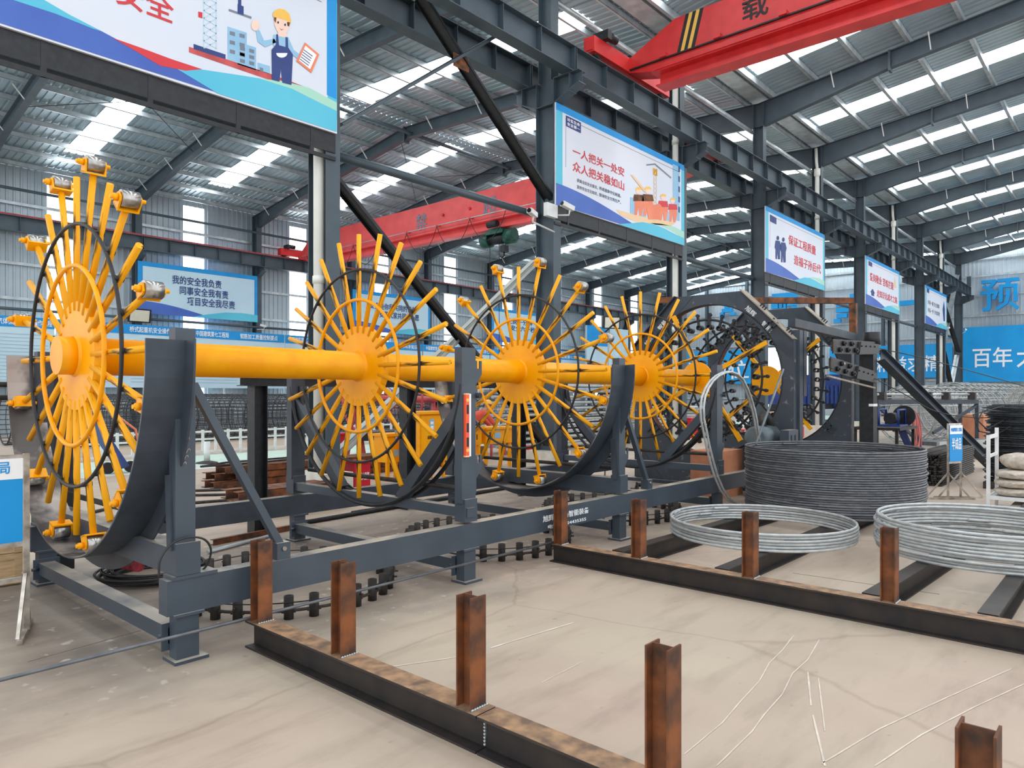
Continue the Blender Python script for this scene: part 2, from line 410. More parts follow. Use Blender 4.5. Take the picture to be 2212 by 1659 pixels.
roof_slope(YC, CZ, RY, RZ, .12, .97, 'a', .3)
roof_slope(YW+.1, WZ, RY, RZ, .2, .97, 'b')
roof_slope(YC, CZ, BY, BZ, .05, .98, 'c', .75)
# purlins
def purlins(y0, z0, y1, z1, n, m, h=.18, w=.07):
    for i in range(n):
        t = (i+.35)/n; y = y0+(y1-y0)*t; z = z0+(z1-z0)*t+h/2
        mb = MB(); mb.chan((XA+skew(y), y, z), (XG, y, z), h, w, .008); part('purlin', mb, m, ceil)
purlins(YC, CZ, RY, RZ, 9, GALV); purlins(YW, WZ, RY, RZ, 9, GALV); purlins(YC, CZ, BY, BZ, 9, GALV, .2, .1)
part('ridge_strut', MB().cyl((XA, RY-.35, RZ-.32), (XG, RY-.35, RZ-.32), .07, 10), COLP, ceil)
# rafters
def rafter(x, pts):
    """pts: list of (y, ztop, depth)"""
    mb = MB(); w, t = .22, .014
    for (ya, za, da), (yb, zb, db) in zip(pts, pts[1:]):
        A = lambda z: V(x+skew(ya), ya, z); B = lambda z: V(x+skew(yb), yb, z)
        mb.bar(A(za-t/2), B(zb-t/2), w, t); mb.bar(A(za-da+t/2), B(zb-db+t/2), w, t)
        p = [A(za-t), B(zb-t), B(zb-db+t), A(za-da+t)]; mb.prism([q+V(-.005, 0, 0) for q in p], (.01, 0, 0))
    return part('rafter', mb, COLP, ceil)
def lerp(a, b, t): return a+(b-a)*t
fb = MB().bar((0, 0, 0), (0, .34, .42), .035, .035).mesh('fly_brace', WHITE)
fbn = MB().bar((0, 0, 0), (-.33, 0, .4), .03, .03).mesh('fly_brace', WHITE)
for x in FR:
    L_ = lambda t, d: (lerp(YC, RY, t), lerp(CZ, RZ, t), d)
    R_ = lambda t, d: (lerp(RY, YW, t), lerp(RZ, WZ, t), d)
    rafter(x, [L_(.0, .8), L_(.33, .45), L_(.98, .45), L_(1, .55), R_(.02, .45), R_(.6, .42), R_(1, .68)])
    N_ = lambda t, d: (lerp(YC, BY, t), lerp(CZ, BZ, t), d)
    rafter(x, [N_(0, .82), N_(.33, .5), N_(1, .5)])
    if x > 3:
        for t in (.2, .42, .64, .86):
            for F_, dep in ((L_, .45), (R_, .45), (N_, .5)):
                y, z, _ = F_(t, 0)
                inst('fly_brace', fbn, ceil, (x+skew(y)-.1, y, z-dep+.05))
# splice plates at the ridge and along the near rafters
for x in FR[2:]:
    for y, z, d in ((RY, RZ, .6), (lerp(YC, BY, .33), lerp(CZ, BZ, .33), .6), ):
        part('splice_plate', MB().bx(x+skew(y)-.14, x+skew(y)+.14, y-.03, y+.03, z-d, z+.02), COLP, ceil)
# valley gutter
part('valley_gutter', MB().bx(XA, XG, YC-.28, YC+.28, CZ+.12, CZ+.2), GALV, ceil)
for x0, x1, y, z in ((XA, XG, RY-6, RZ-1.05+.2), ):
    pass
# thin cross rods between the rafters
for k, x in enumerate(FR[2:-1]):
    if k % 2 == 0:
        a = V(x+.3, YW-6.2, lerp(RZ, WZ, .5)-.3); b = V(x+SP+.3, RY+.4, RZ-.35)
        part('roof_tie_rod', MB().cyl(a, b, .012, 5), BLK, ceil)
        part('roof_tie_rod', MB().cyl(V(x+.3, RY+.4, RZ-.35), V(x+SP+.3, YW-6.2, lerp(RZ, WZ, .5)-.3), .012, 5), BLK, ceil)

# outer long wall ----------------------------------------------------
wl = bpy.data.objects.new('wall_left', None); C.objects.link(wl); wl['kind'] = 'structure'
strips = [onY(u, 420, YW)[0] for u in (133, 421, 646)]
dS = (strips[2]-strips[0])/2
cx_ = [strips[0]+dS*i for i in range(-2, 10)]
prev = -3.0
for c in cx_:
    a, b = c-.5, c+.5
    if b > XG: break
    if a > prev: sheet('wall_sheet', corr(prev, a), lambda p, h: V(p, YW-h+.12, 0), lambda p, h: V(p, YW-h+.12, WZ+.22), WSHEET, wl)
    sheet('wall_light_strip', corr(a, b), lambda p, h: V(p, YW-h+.12, 1.3), lambda p, h: V(p, YW-h+.12, WZ-.05), WALLL, wl)
    sheet('wall_sheet', corr(a, b), lambda p, h: V(p, YW-h+.12, 0), lambda p, h: V(p, YW-h+.12, 1.3), WSHEET, wl)
    sheet('wall_sheet', corr(a, b), lambda p, h: V(p, YW-h+.12, WZ-.05), lambda p, h: V(p, YW-h+.12, WZ+.22), WSHEET, wl)
    prev = b
sheet('wall_sheet', corr(prev, XG), lambda p, h: V(p, YW-h+.12, 0), lambda p, h: V(p, YW-h+.12, WZ+.22), WSHEET, wl)
for z in (1.3, 2.7, 4.1, 5.5, 6.9, 8.2, 9.3):
    part('girt', MB().chan((-3, YW+.02, z), (XG, YW+.02, z), .12, .05, .006), GALV, wl)
for z in (5.02, 9.75):
    part('tie_pipe', MB().cyl((-3, YW-.5, z), (XG, YW-.5, z), .06, 8), COLP, wl)
# gable wall with an open doorway ------------------------------------
wb = bpy.data.objects.new('wall_back', None); C.objects.link(wb); wb['kind'] = 'structure'
def ztop(y):
    if y > RY: return lerp(RZ, WZ, (y-RY)/(YW-RY))+.2
    if y > YC: return lerp(CZ, RZ, (y-YC)/(RY-YC))+.2
    return lerp(CZ, BZ, (YC-y)/(YC-BY))+.2
D0, D1, DZ = 20.6, 25.4, 5.6
sheet('wall_sheet', corr(-4, D0), lambda p, h: V(XG-h+.1, p, 0), lambda p, h: V(XG-h+.1, p, ztop(p)), WSHEET, wb)
sheet('wall_sheet', corr(D0, D1), lambda p, h: V(XG-h+.1, p, DZ), lambda p, h: V(XG-h+.1, p, ztop(p)), WSHEET, wb)
sheet('wall_sheet', corr(D1, YW+.1), lambda p, h: V(XG-h+.1, p, 0), lambda p, h: V(XG-h+.1, p, ztop(p)), WSHEET, wb)
for z in (1.3, 2.7, 4.0, 5.8, 7.2, 8.6, 10.0, 11.2):
    for a, b in (((-4, D0), (D1, YW)) if z < DZ else ((-4, YW),)):
        part('girt', MB().chan((XG-.03, a, z), (XG-.03, b, z), .14, .06, .006, side=-1), GALV, wb)
for y in (33.3, 29.4, 25.7, 20.4, 15.0, 3.0, -2.0):
    part('wind_post', MB().hb((XG-.3, y, 0), (XG-.3, y, ztop(y)-.3), .3, .2, up=(1, 0, 0)), COLP, wb)
dr = bpy.data.objects.new('door_1', None); C.objects.link(dr); dr.location = (XG, D0, 0); dr['kind'] = 'structure'
part('door_frame', MB().bx(XG-.08, XG+.12, D0-.12, D0, 0, DZ+.12).bx(XG-.08, XG+.12, D1, D1+.12, 0, DZ+.12).bx(XG-.08, XG+.12, D0, D1, DZ, DZ+.12), COLP, dr)

# columns ------------------------------------------------------------
CORB_T, CORB_B = 8.50, 7.96
def shaft_h(mb, x, y, z0, z1, dep, w, tf=.016):
    mb.bx(x-w/2, x+w/2, y-dep/2, y-dep/2+tf, z0, z1); mb.bx(x-w/2, x+w/2, y+dep/2-tf, y+dep/2, z0, z1)
    return mb.bx(x-.006, x+.006, y-dep/2+tf, y+dep/2-tf, z0, z1)
for k, x in enumerate(FR):
    piped = k % 2 == 0
    lab = ('slate steel H-column of the middle row with a white downpipe' if piped else 'slate steel H-column of the middle row without any downpipe')
    t = thing('steel_column', lab, 'column', (x, YC, 0), 'piped middle columns' if piped else 'plain middle columns')
    part('shaft', shaft_h(MB(), x, YC, 0, CORB_T, .5, .26), COLP, t)
    part('upper_shaft', shaft_h(MB(), x, YC, CORB_T, CZ-.02, .36, .26), COLP, t)
    for s in (-1, 1):
        y0, y1 = YC+s*.25, YC+s*.92
        mb = MB()
        mb.bx(x-.13, x+.13, min(y0, y1), max(y0, y1), CORB_T-.016, CORB_T)
        mb.prism([(x-.006, y0, CORB_T-.016), (x-.006, y1, CORB_T-.016), (x-.006, y1, CORB_T-.26), (x-.006, y0, CORB_B)], (.012, 0, 0))
        mb.bar((x, y1, CORB_T-.26), (x, y0, CORB_B), .26, .016)
        mb.bx(x-.13, x+.13, YC+s*.66-.008, YC+s*.66+.008, CORB_T-.4, CORB_T-.016)
        part('corbel', mb, COLP, t)
    part('column_base', MB().bx(x-.26, x+.26, YC-.42, YC+.42, 0, .42), CONC, t)
    part('stiffener', MB().bx(x-.13, x+.13, YC-.25, YC+.25, CORB_B-.016, CORB_B), COLP, t)
    if piped:
        p = thing('downpipe', 'white plastic rainwater downpipe strapped to a middle-row column', 'pipe', (x-.115, YC-.03, 0), "white downpipes on the middle columns")
        px, py = x-.115, YC-.03
        part('pipe', MB().cyl((px, py, .41), (px, py, 10.35), .085, 14), PIPEW, p)
        part('hopper', MB().tube([(px, py, 10.3), (px, py, 10.38), (px, py, 10.5), (px, py, 10.62)], [.085, .13, .13, .13], 12), PIPEW, p)
        for z in (3.4, 6.2, 8.6): part('coupling', MB().cyl((px, py, z), (px, py, z+.12), .1, 14), PIPEW, p)
        part('elbow', MB().tube([(px, py, 10.6), (px, py+.03, 10.9), (px, py+.05, 11.45)], .06, 8), PIPEW, p)
for k, x in enumerate(FR):
    xx = x+.5
    t = thing('wall_column', 'slate steel H-column standing against the long sheet wall', 'column', (xx, YW-.3, 0), 'columns of the long wall')
    part('shaft', shaft_h(MB(), xx, YW-.3, 0, WZ-.03, .42, .28), COLP, t)
    mb = MB().bx(xx-.12, xx+.12, YW-1.0, YW-.5, 7.98, 8.0).prism([(xx-.006, YW-.5, 7.98), (xx-.006, YW-1.0, 7.98), (xx-.006, YW-1.0, 7.8), (xx-.006, YW-.5, 7.55)], (.012, 0, 0)).bar((xx, YW-1.0, 7.8), (xx, YW-.5, 7.55), .24, .014)
    part('corbel', mb, COLP, t)

# crane runways -------------------------------------------------------
def runway(label, y, zb, zt, xs, railmat, pitch):
    t = thing('crane_runway', label, 'crane runway', (xs[0], y, zb))
    w = .3
    st = MB().bx(-.006, .006, -w/2+.01, w/2-.01, zb+.02, zt-.02).mesh('web_stiffener', COLP, V(0, 0, zb))
    for a, b in zip(xs, xs[1:]):
        a2, b2 = a+.012, b-.012
        mb = MB().hb((a2, y, (zb+zt)/2), (b2, y, (zb+zt)/2), zt-zb, w, .018, .01)
        part('runway_girder', mb, COLP, t)
        n = max(2, round((b-a)/pitch))
        for i in range(n+1):
            xx = a2+.02+(b2-a2-.04)*i/n
            if xx > 0: inst('web_stiffener', st, t, (xx, y, zb))
    part('rail', MB().bx(xs[0], xs[-1], y-.03, y+.03, zt, zt+.09), railmat, t)
    return t
RUN_B, RUN_T = CORB_T, 9.06
runway('slate crane runway beam on the near corbels of the middle columns', YC-.62, RUN_B, RUN_T, FR, RUSTD, 1.15)
runway('slate crane runway beam on the far corbels of the middle columns', YC+.62, RUN_B, RUN_T, FR, RUSTD, 1.15)
RAILR = mat('red_rail', srgb(190, 70, 76), srgb(150, 56, 60), 4, .5)
runway('crane runway beam with red rail along the long sheet wall', YW-.85, 8.0, 8.6, [f+.5 for f in FR], RAILR, 1.15)
# end stop on the near runway
solo('runway_buffer', MB().bx(FR[-1]-.1, FR[-1]+.1, YC-.74, YC-.5, RUN_T+.085, RUN_T+.75), COLP, 'upright buffer stop at the gable end of the near runway', 'buffer stop', (FR[-1], YC-.62, RUN_T+.085))
# longitudinal ties and bracing in the middle row
def tie(name, label, a, b, r, m=COLP, n=10, grp=None):
    return solo(name, MB().cyl(a, b, r, n), m, label, 'tie', a, grp)
for i in range(1, len(FR)-1):
    a, b = FR[i]+.14, FR[i+1]-.14
    tie('tie_pipe', 'round tie pipe between neighbouring middle columns below board height', (a, YC+.15, 5.58), (b, YC+.15, 5.58), .075, grp='lower tie pipes of the middle row')
    tie('eave_tie_pipe', 'galvanised tie pipe just under the valley gutter', (a, YC+.19, 10.55), (b, YC+.19, 10.55), .07, GALV, grp='eave tie pipes')
def brace(label, a, b, m, w=.14, grp=None, two=True):
    a, b = Vector(a), Vector(b)
    mb = MB(); mb.chan(a+V(0, .04, 0), b+V(0, .04, 0), w, .06, .008, up=(0, 1, 0))
    if two: mb.chan(a+V(0, -.1, 0), b+V(0, -.1, 0), w, .06, .008, up=(0, 1, 0), side=-1)
    return solo('cross_brace', mb, m, label, 'brace', a, grp)
xa, xb = FR[2], FR[3]
brace('black twin-channel brace running down to the foot of the second column', (xa+.14, YC, 5.15), (xb-.14, YC, .55), BLK, .12)
GREYB = mat('primer_grey', srgb(176, 180, 176), srgb(160, 164, 160), 3, .5)
brace('pale grey twin-channel brace rising behind the yellow wheels', (xa+.14, YC+.25, .45), (xb-.14, YC+.25, 4.6), GREYB, .16)
pa, pb, pm = onY(905, -4, YC), onY(1190, 440, YC), onY(985, 140, YC)
brace('upper black channel brace ending at the surveillance cameras', pa, pb, BLK, .14)
brace('slate brace crossing the upper black one', onY(737, 270, YC-.2), onY(1075, 76, YC-.2), COLP, .17, two=False)
part('gusset_plate', MB().bar(pm+V(-.2, -.14, 0), pm+V(.2, -.14, 0), .02, .25), RUST, bpy.data.objects['cross_brace.002'])
e0, e1 = FR[-2]+.14, FR[-1]-.14
brace('black end-bay brace beneath the fifth slogan board', (e0+.1, YC, 7.7), (e1, YC, 4.6), BLK, .14)
brace('silver end-bay brace rising to the last column', (e0+1.8, YC+.1, .5), (e1, YC+.1, 4.4), GALV, .16)
brace('black low end-bay brace near the gable', (e0, YC-.1, 4.4), (e1-1.4, YC-.1, .5), BLK, .14)
brace('silver end-bay brace above the runway', (e0+1.0, YC+.1, 5.0), (e1, YC+.1, 10.0), GALV, .16)
# wall bracing on the far wall
for k, (a, b) in enumerate((((1, 2)), ((9, 10)))):
    x0, x1 = FR[a]+.8, FR[b]+.3
    for q, (z0, z1) in enumerate(((8.0, .3), (.3, 8.0))):
        solo('wall_brace', MB().cyl((x0, YW-.35-.03*q, z0), (x1, YW-.35-.03*q, z1), .06, 8), BLK, 'black pipe cross brace lying against the long sheet wall', 'brace', (x0, YW-.35, z0), 'cross braces on the long wall')
# ================================================================== BOARDS AND SIGNS
def pp(parent, name, px, m, plane, off):
    """flat print: polygon given in photo pixels, lying on the face of a board (plane = ('Y', y) or ('X', x))"""
    f = onY if plane[0] == 'Y' else onX
    pts = [f(u, v, plane[1]) for u, v in px]; n = V(0, -1, 0) if plane[0] == 'Y' else V(-1, 0, 0)
    return part(name, MB()._add([p+n*off for p in pts], [list(range(len(pts)))]), m, parent)
def flat(parent, name, pts, y, off, m):
    """flat print polygon in (x, z) on a board facing -Y"""
    return part(name, MB()._add([(p[0], y-off, p[1]) for p in pts], [list(range(len(pts)))]), m, parent)
def ptext(parent, body, px, plane, off, m, bold=.02, name='lettering'):
    """px = (u_left, v_top, v_bottom, u_right); v taken at u_left"""
    f = onY if plane[0] == 'Y' else onX; ul, vt, vb, ur = px
    a, b, c = f(ul, vb, plane[1]), f(ul, vt, plane[1]), f(ur, vb, plane[1])
    if plane[0] == 'Y': return lettering(body, a+V(0, -off, 0), (1, 0, 0), m, parent, b.z-a.z, c.x-a.x, bold, name=name)
    return lettering(body, a+V(-off, 0, 0), (0, -1, 0), m, parent, b.z-a.z, a.y-c.y, bold, name=name)
def ell(cx, cy, rx, ry, n=14, a0=0, a1=360): return [(cx+rx*math.cos(math.radians(a0+(a1-a0)*i/n)), cy+ry*math.sin(math.radians(a0+(a1-a0)*i/n))) for i in range(n if a1-a0 == 360 else n+1)]
YB = YC-.31
PL = ('Y', YB)
BZ0, BZ1 = 5.75, 7.955
def slogan_board(label, x0, x1, style):
    t = thing('slogan_board', label, 'board', (x0, YB, BZ0))
    part('panel', MB().bx(x0, x1, YB, YB+.04, BZ0, BZ1), PAPER, t)
    W = x1-x0; H = BZ1-BZ0
    fx = lambda s, h: (x0+W*s, BZ0+H*h)
    mb = MB()
    for i in range(5): mb.bx(x0+W*(.08+.21*i), x0+W*(.08+.21*i)+.06, YB+.035, YB+.062, BZ0-.42, BZ1)
    part('rear_frame', mb.bx(x0, x1, YB+.03, YB+.062, BZ0-.42, BZ0-.36).bx(x0, x1, YB+.04, YB+.06, BZ0-.3, BZ0+.02), BLK, t)
    b = .045
    flat(t, 'printed_border', [fx(0, 1), fx(0, .93), fx(1, .93), fx(1, 1)], YB, .002, SKYB)
    flat(t, 'printed_border', [fx(0, .93), fx(0, .1), fx(.04, .1), fx(.04, .93)], YB, .002, TWAVE)
    flat(t, 'printed_border', [fx(.97, .93), fx(.97, .1), fx(1, .1), fx(1, .93)], YB, .002, TWAVE)
    mb = MB().bx(x0+W*.06, x0+W*.95, YB-.003, YB-.001, BZ0+H*.885, BZ0+H*.89).bx(x0+W*.06, x0+W*.062, YB-.003, YB-.001, BZ0+H*.4, BZ0+H*.89)
    part('printed_rule', mb, PGREY, t)
    if style:
        wv = [fx(0, .0)]+[fx(s/20*.66, max(0, .21*math.cos(s/20*1.45)**1.3)*(1 if s > 0 else 1)) for s in range(21)]
        flat(t, 'printed_wave', wv, YB, .004, BWAVE)
        tv = [fx(.42, 0), fx(.52, .055), fx(.62, .115), fx(.72, .135), fx(.82, .125), fx(.92, .10), fx(1, .09), fx(1, 0)]
        flat(t, 'printed_wave', tv, YB, .006, TWAVE)
        flat(t, 'printed_wave', [fx(.68, .133), fx(.8, .145), fx(.9, .125), fx(1, .07), fx(1, .17), fx(.9, .19), fx(.78, .17)], YB, .0035, GWAVE)
    return t
# board 1: worker with a clip board
x1b = onY(728, 287, YB).x
b1 = slogan_board('large board with a waving worker in blue overalls and red characters', X1-SP+.1, x1b, False)
pp(b1, 'printed_wave', [(-260, -130), (95, 0), (150, 32), (220, 68), (280, 100), (340, 138), (400, 154), (470, 165), (520, 216), (260, 134), (0, 50), (-260, -34)], BWAVE, PL, .004)
pp(b1, 'printed_wave', [(-260, -130), (95, 0), (150, 32), (220, 68), (200, 62), (120, 30), (40, 4), (-260, -90)], TWAVE, PL, .005)
pp(b1, 'printed_wave', [(380, 148), (440, 151), (520, 163), (600, 176), (680, 202), (727, 217), (727, 285), (600, 244), (470, 202)], TWAVE, PL, .006)
pp(b1, 'printed_wave', [(560, 170), (610, 175), (668, 190), (727, 222), (727, 240), (690, 222), (630, 192)], GWAVE, PL, .007)
pp(b1, 'printed_swash', [(243, 82), (300, 102), (370, 128), (437, 150), (400, 153), (345, 142), (295, 112)], PRED, PL, .0065)
pp(b1, 'printed_border', [(706, -20), (727, -20), (727, 215), (706, 205)], SKYB, PL, .003)
pp(b1, 'printed_ground', [(408, 101), (585, 160), (660, 188), (660, 194), (585, 174), (408, 113)], REDM, PL, .003)
pp(b1, 'printed_ground', [(418, 95), (487, 118), (487, 128), (418, 106)], NAVY, PL, .004)
for bb in ([(491, 57), (533, 71), (533, 148), (491, 130)], [(513, 90), (553, 103), (553, 152), (513, 139)], [(556, 135), (583, 143), (583, 160), (556, 152)]):
    pp(b1, 'printed_building', bb, PLBLUE, PL, .002+.001*(bb[0][0] > 500))
    u0, u1 = bb[0][0], bb[1][0]; v0, v1 = bb[0][1], bb[3][1]
    for r in range(3):
        for c in range(2):
            a = u0+5+c*(u1-u0)*.5; w = (u1-u0)*.27; q = v0+10+r*(v1-v0)*.27+c*5
            if q+9 < v1+4: pp(b1, 'printed_window', [(a, q), (a+w, q+3), (a+w, q+11), (a, q+8)], PGREY, PL, .0042)
def lattice(parent, u0, u1, v0, v1, plane, m, off, n=6):
    f = onY; mb = MB(); P = lambda u, v: f(u, v, plane[1])+V(0, -off, 0)
    for i in range(n):
        a, b = v0+(v1-v0)*i/n, v0+(v1-v0)*(i+1)/n
        mb.bar(P(u0, a), P(u1, b), .012, .002, up=(0, 1, 0)); mb.bar(P(u1, a), P(u0, b), .012, .002, up=(0, 1, 0))
    mb.bar(P(u0, v0), P(u0, v1), .015, .002, up=(0, 1, 0)); mb.bar(P(u1, v0), P(u1, v1), .015, .002, up=(0, 1, 0))
    part('printed_tower_crane', mb, PTAN if off > .0035 else PAPERB, parent)
lattice(b1, 440, 467, -10, 105, PL, PGREY, .003, 7)
pp(b1, 'printed_load', [(514, -15), (521, -15), (521, 12), (526, 14), (526, 33), (513, 29), (513, 9), (514, 9)], NAVY, PL, .004)
pp(b1, 'printed_load', [(494, 19), (543, 36), (543, 41), (494, 24)], PGREY, PL, .003)
pp(b1, 'printed_lamp', [(428, 25), (437, 27), (437, 40), (428, 37)], PRED, PL, .003)
# worker
pp(b1, 'printed_arm', [(552, 62), (560, 66), (570, 88), (592, 84), (596, 92), (572, 102), (556, 90)], PLBLUE, PL, .008)
pp(b1, 'printed_hand', ell(551, 55, 9, 12), PSKIN, PL, .009)
pp(b1, 'printed_torso', [(590, 75), (622, 80), (634, 108), (652, 122), (644, 128), (626, 116), (594, 108), (588, 92)], PLBLUE, PL, .008)
pp(b1, 'printed_overalls', [(596, 74), (600, 75), (602, 98), (616, 102), (616, 80), (621, 82), (622, 103), (632, 118), (629, 184), (609, 179), (606, 148), (603, 177), (587, 173), (586, 108), (595, 97)], NAVY, PL, .0095)
pp(b1, 'printed_bib', ell(608, 115, 12, 10, 12, 0, 180), PWHITE, PL, .0105)
pp(b1, 'printed_face', [(592, 34), (624, 44), (625, 58), (620, 70), (610, 76), (598, 68), (592, 54)], PSKIN, PL, .009)
pp(b1, 'printed_neck', [(600, 68), (618, 72), (618, 82), (600, 78)], PSKIN, PL, .0088)
pp(b1, 'printed_hair', [(592, 33), (597, 36), (595, 50), (591, 44)], RUST, PL, .0095); pp(b1, 'printed_hair', [(619, 48), (626, 48), (624, 58), (620, 56)], RUST, PL, .0095)
pp(b1, 'printed_helmet', [(588, 32), (592, 24), (602, 19), (614, 21), (624, 30), (628, 44), (628, 51), (616, 44), (590, 37)], PYEL, PL, .0105)
pp(b1, 'printed_eye', ell(600, 49, 2, 3, 8), PBLACK, PL, .0105); pp(b1, 'printed_eye', ell(615, 54, 2, 3, 8), PBLACK, PL, .0105)
pp(b1, 'printed_mouth', [(602, 60), (607, 64), (613, 63), (607, 66)], PRED, PL, .0105)
pp(b1, 'printed_clipboard', [(658, 92), (689, 118), (672, 158), (639, 132)], PORANGE, PL, .0105)
pp(b1, 'printed_clipboard', [(659, 99), (683, 119), (669, 150), (645, 131)], PWHITE, PL, .0115)
for i in range(5): pp(b1, 'printed_line', [(655-2*i, 107+5*i), (674-2*i, 121+5*i), (674-2*i, 123+5*i), (655-2*i, 109+5*i)], NAVY, PL, .0125)
a = onY(250, 20, YB); c = onY(375, 20, YB); zb = onY(372, 53, YB).z
lettering('安全', (a.x, YB-.006, zb), (1, 0, 0), PRED, b1, (c.x-a.x)*.5, c.x-a.x, .03)
# board 2
b2 = slogan_board('board with red characters above orange workers and a tower crane', onY(1201, 300, YB).x, onY(1478, 400, YB).x, True)
BL2 = [((1222, 249, 272, 1254.5), NAVY)]
pp(b2, 'printed_badge', [(1222, 249), (1254.5, 265), (1254.5, 288), (1222, 272)], NAVY, PL, .005)
ptext(b2, '珍爱生命', (1225, 254, 261.5, 1252), PL, .007, PWHITE); ptext(b2, '安全第一', (1225, 263.5, 271, 1252), PL, .007, PWHITE)
ptext(b2, '一人把关一处安', (1237, 315, 336, 1348), PL, .006, PRED, .025); ptext(b2, '众人把关稳如山', (1237, 347, 369, 1348), PL, .006, PRED, .025)
ptext(b2, '提高全民安全意识，', (1246, 385, 393, 1291), PL, .006, PGREY, .01); ptext(b2, '养成遵章守纪美德。', (1294, 402, 410, 1341), PL, .006, PGREY, .01); ptext(b2, '宣传安全文化知识，', (1246, 399, 407, 1291), PL, .006, PGREY, .01); ptext(b2, '推动安全文明生产。', (1294, 416, 424, 1341), PL, .006, PGREY, .01)
pp(b2, 'printed_ground', [(1330, 452), (1365, 462), (1395, 470), (1460, 480), (1450, 488), (1380, 482), (1340, 465)], PTAN, PL, .0035)
for q in ([(1361, 426), (1371, 428), (1371, 464), (1361, 460)], [(1384, 430), (1396, 433), (1396, 470), (1384, 467)], [(1436, 460), (1448, 456), (1448, 478), (1436, 476)]):
    pp(b2, 'printed_building', q, PLBLUE, PL, .0045)
pp(b2, 'printed_tower_block', [(1453, 354), (1468, 361), (1468, 478), (1453, 474)], PLBLUE, PL, .003)
for q in range(5): pp(b2, 'printed_window', [(1465, 358+q*22), (1468.5, 359.5+q*22), (1468.5, 372+q*22), (1465, 370.5+q*22)], NAVY, PL, .0045)
lattice(b2, 1412, 1418, 365, 450, PL, PTAN, .004, 9)
pp(b2, 'printed_crane_cab', [(1410, 362), (1420, 366), (1420, 381), (1410, 377)], PYEL, PL, .005)
pp(b2, 'printed_crane_jib', [(1396, 355), (1415, 353), (1415, 356), (1396, 358)], PGREY, PL, .0045); pp(b2, 'printed_crane_jib', [(1415, 353), (1450, 383), (1449, 386), (1415, 357)], PGREY, PL, .0045)
def figure(parent, u, v, h, m1, m2, plane, off):
    pp(parent, 'printed_figure', [(u-.14*h, v-.62*h), (u+.13*h, v-.6*h), (u+.16*h, v-.3*h), (u+.1*h, v), (u+.02*h, v), (u, v-.3*h), (u-.04*h, v-.02*h), (u-.13*h, v-.02*h), (u-.12*h, v-.3*h)], m1, plane, off)
    pp(parent, 'printed_figure', [(u-.14*h, v-.66*h), (u+.14*h, v-.64*h), (u+.17*h, v-.45*h), (u-.17*h, v-.45*h)], m2, plane, off+.001)
    pp(parent, 'printed_head', ell(u, v-.76*h, .08*h, .1*h, 10), PSKIN, plane, off+.001)
    pp(parent, 'printed_helmet', ell(u, v-.8*h, .1*h, .08*h, 8, 180, 360), PYEL, plane, off+.002)
figure(b2, 1379, 466, 70, PORANGE, RUST, PL, .006); figure(b2, 1399, 468, 74, PORANGE, RUST, PL, .006)
figure(b2, 1432, 477, 66, PORANGE, PRED, PL, .006); figure(b2, 1453, 480, 60, PORANGE, PRED, PL, .006)
pp(b2, 'printed_plank', [(1362, 378), (1366, 377), (1395, 412), (1392, 416)], PTAN, PL, .009)
pp(b2, 'printed_barrow', [(1396, 446), (1424, 440), (1434, 452), (1426, 474), (1400, 474)], PORANGE, PL, .0085)
# boards 3, 4, 5
b3 = slogan_board('board with two dark standing silhouettes and red quality slogan', onY(1654, 438, YB).x, onY(1781, 520, YB).x, True)
ptext(b3, '保证工程质量', (1703, 506, 527, 1762), PL, .006, PRED, .025); ptext(b3, '造福子孙后代', (1715, 550, 571, 1773), PL, .006, PRED, .025)
for (u, v, h) in ((1680, 560, 52), (1692, 567, 56)):
    pp(b3, 'printed_silhouette', [(u-5, v-h*.78), (u+4, v-h*.76), (u+7, v-h*.55), (u+5, v-h*.4), (u+5, v), (u, v), (u-1, v-h*.3), (u-2, v), (u-5, v-1), (u-5, v-h*.4), (u-7, v-h*.5)], NAVY, PL, .006)
    pp(b3, 'printed_silhouette', ell(u, v-h*.88, 3, 5, 8), NAVY, PL, .006)
pp(b3, 'printed_badge', [(1663, 463), (1677, 471), (1677, 485), (1663, 478)], NAVY, PL, .005)
b4 = slogan_board('board with the two-line red slogan about skills and study', onY(1870, 550, YB).x, onY(1943, 620, YB).x, True)
ptext(b4, '爱岗敬业 苦练技能', (1879, 588, 606, 1930), PL, .006, PRED, .025); ptext(b4, '走知识化成才之路', (1894, 625, 641, 1938), PL, .006, PRED, .025)
pp(b4, 'printed_arrow', [(1880, 630), (1885, 624), (1890, 634), (1888, 634), (1888, 640), (1882, 638), (1882, 632)], NAVY, PL, .006)
pp(b4, 'printed_badge', [(1876, 563), (1884, 568), (1884, 577), (1876, 573)], NAVY, PL, .005)
pp(b4, 'printed_tower', [(1931, 612), (1933, 598), (1935, 614), (1937, 622), (1931, 622)], PTAN, PL, .005)
b5 = slogan_board('smallest-looking slogan board beside the gable with dark grey lettering', onY(1999, 620, YB).x, onY(2045, 660, YB).x, True)
ptext(b5, '多看一眼 安全保险', (2004, 647, 657, 2029), PL, .006, PGREY, .03); ptext(b5, '多防一步 少出事故', (2004, 664, 674, 2030), PL, .006, PGREY, .03)
pp(b5, 'printed_badge', [(2002, 622), (2007, 625), (2007, 634), (2002, 631)], NAVY, PL, .005)
pp(b5, 'printed_figure', [(2036, 668), (2039, 650), (2041, 668), (2041, 694), (2038, 694)], NAVY, PL, .005)

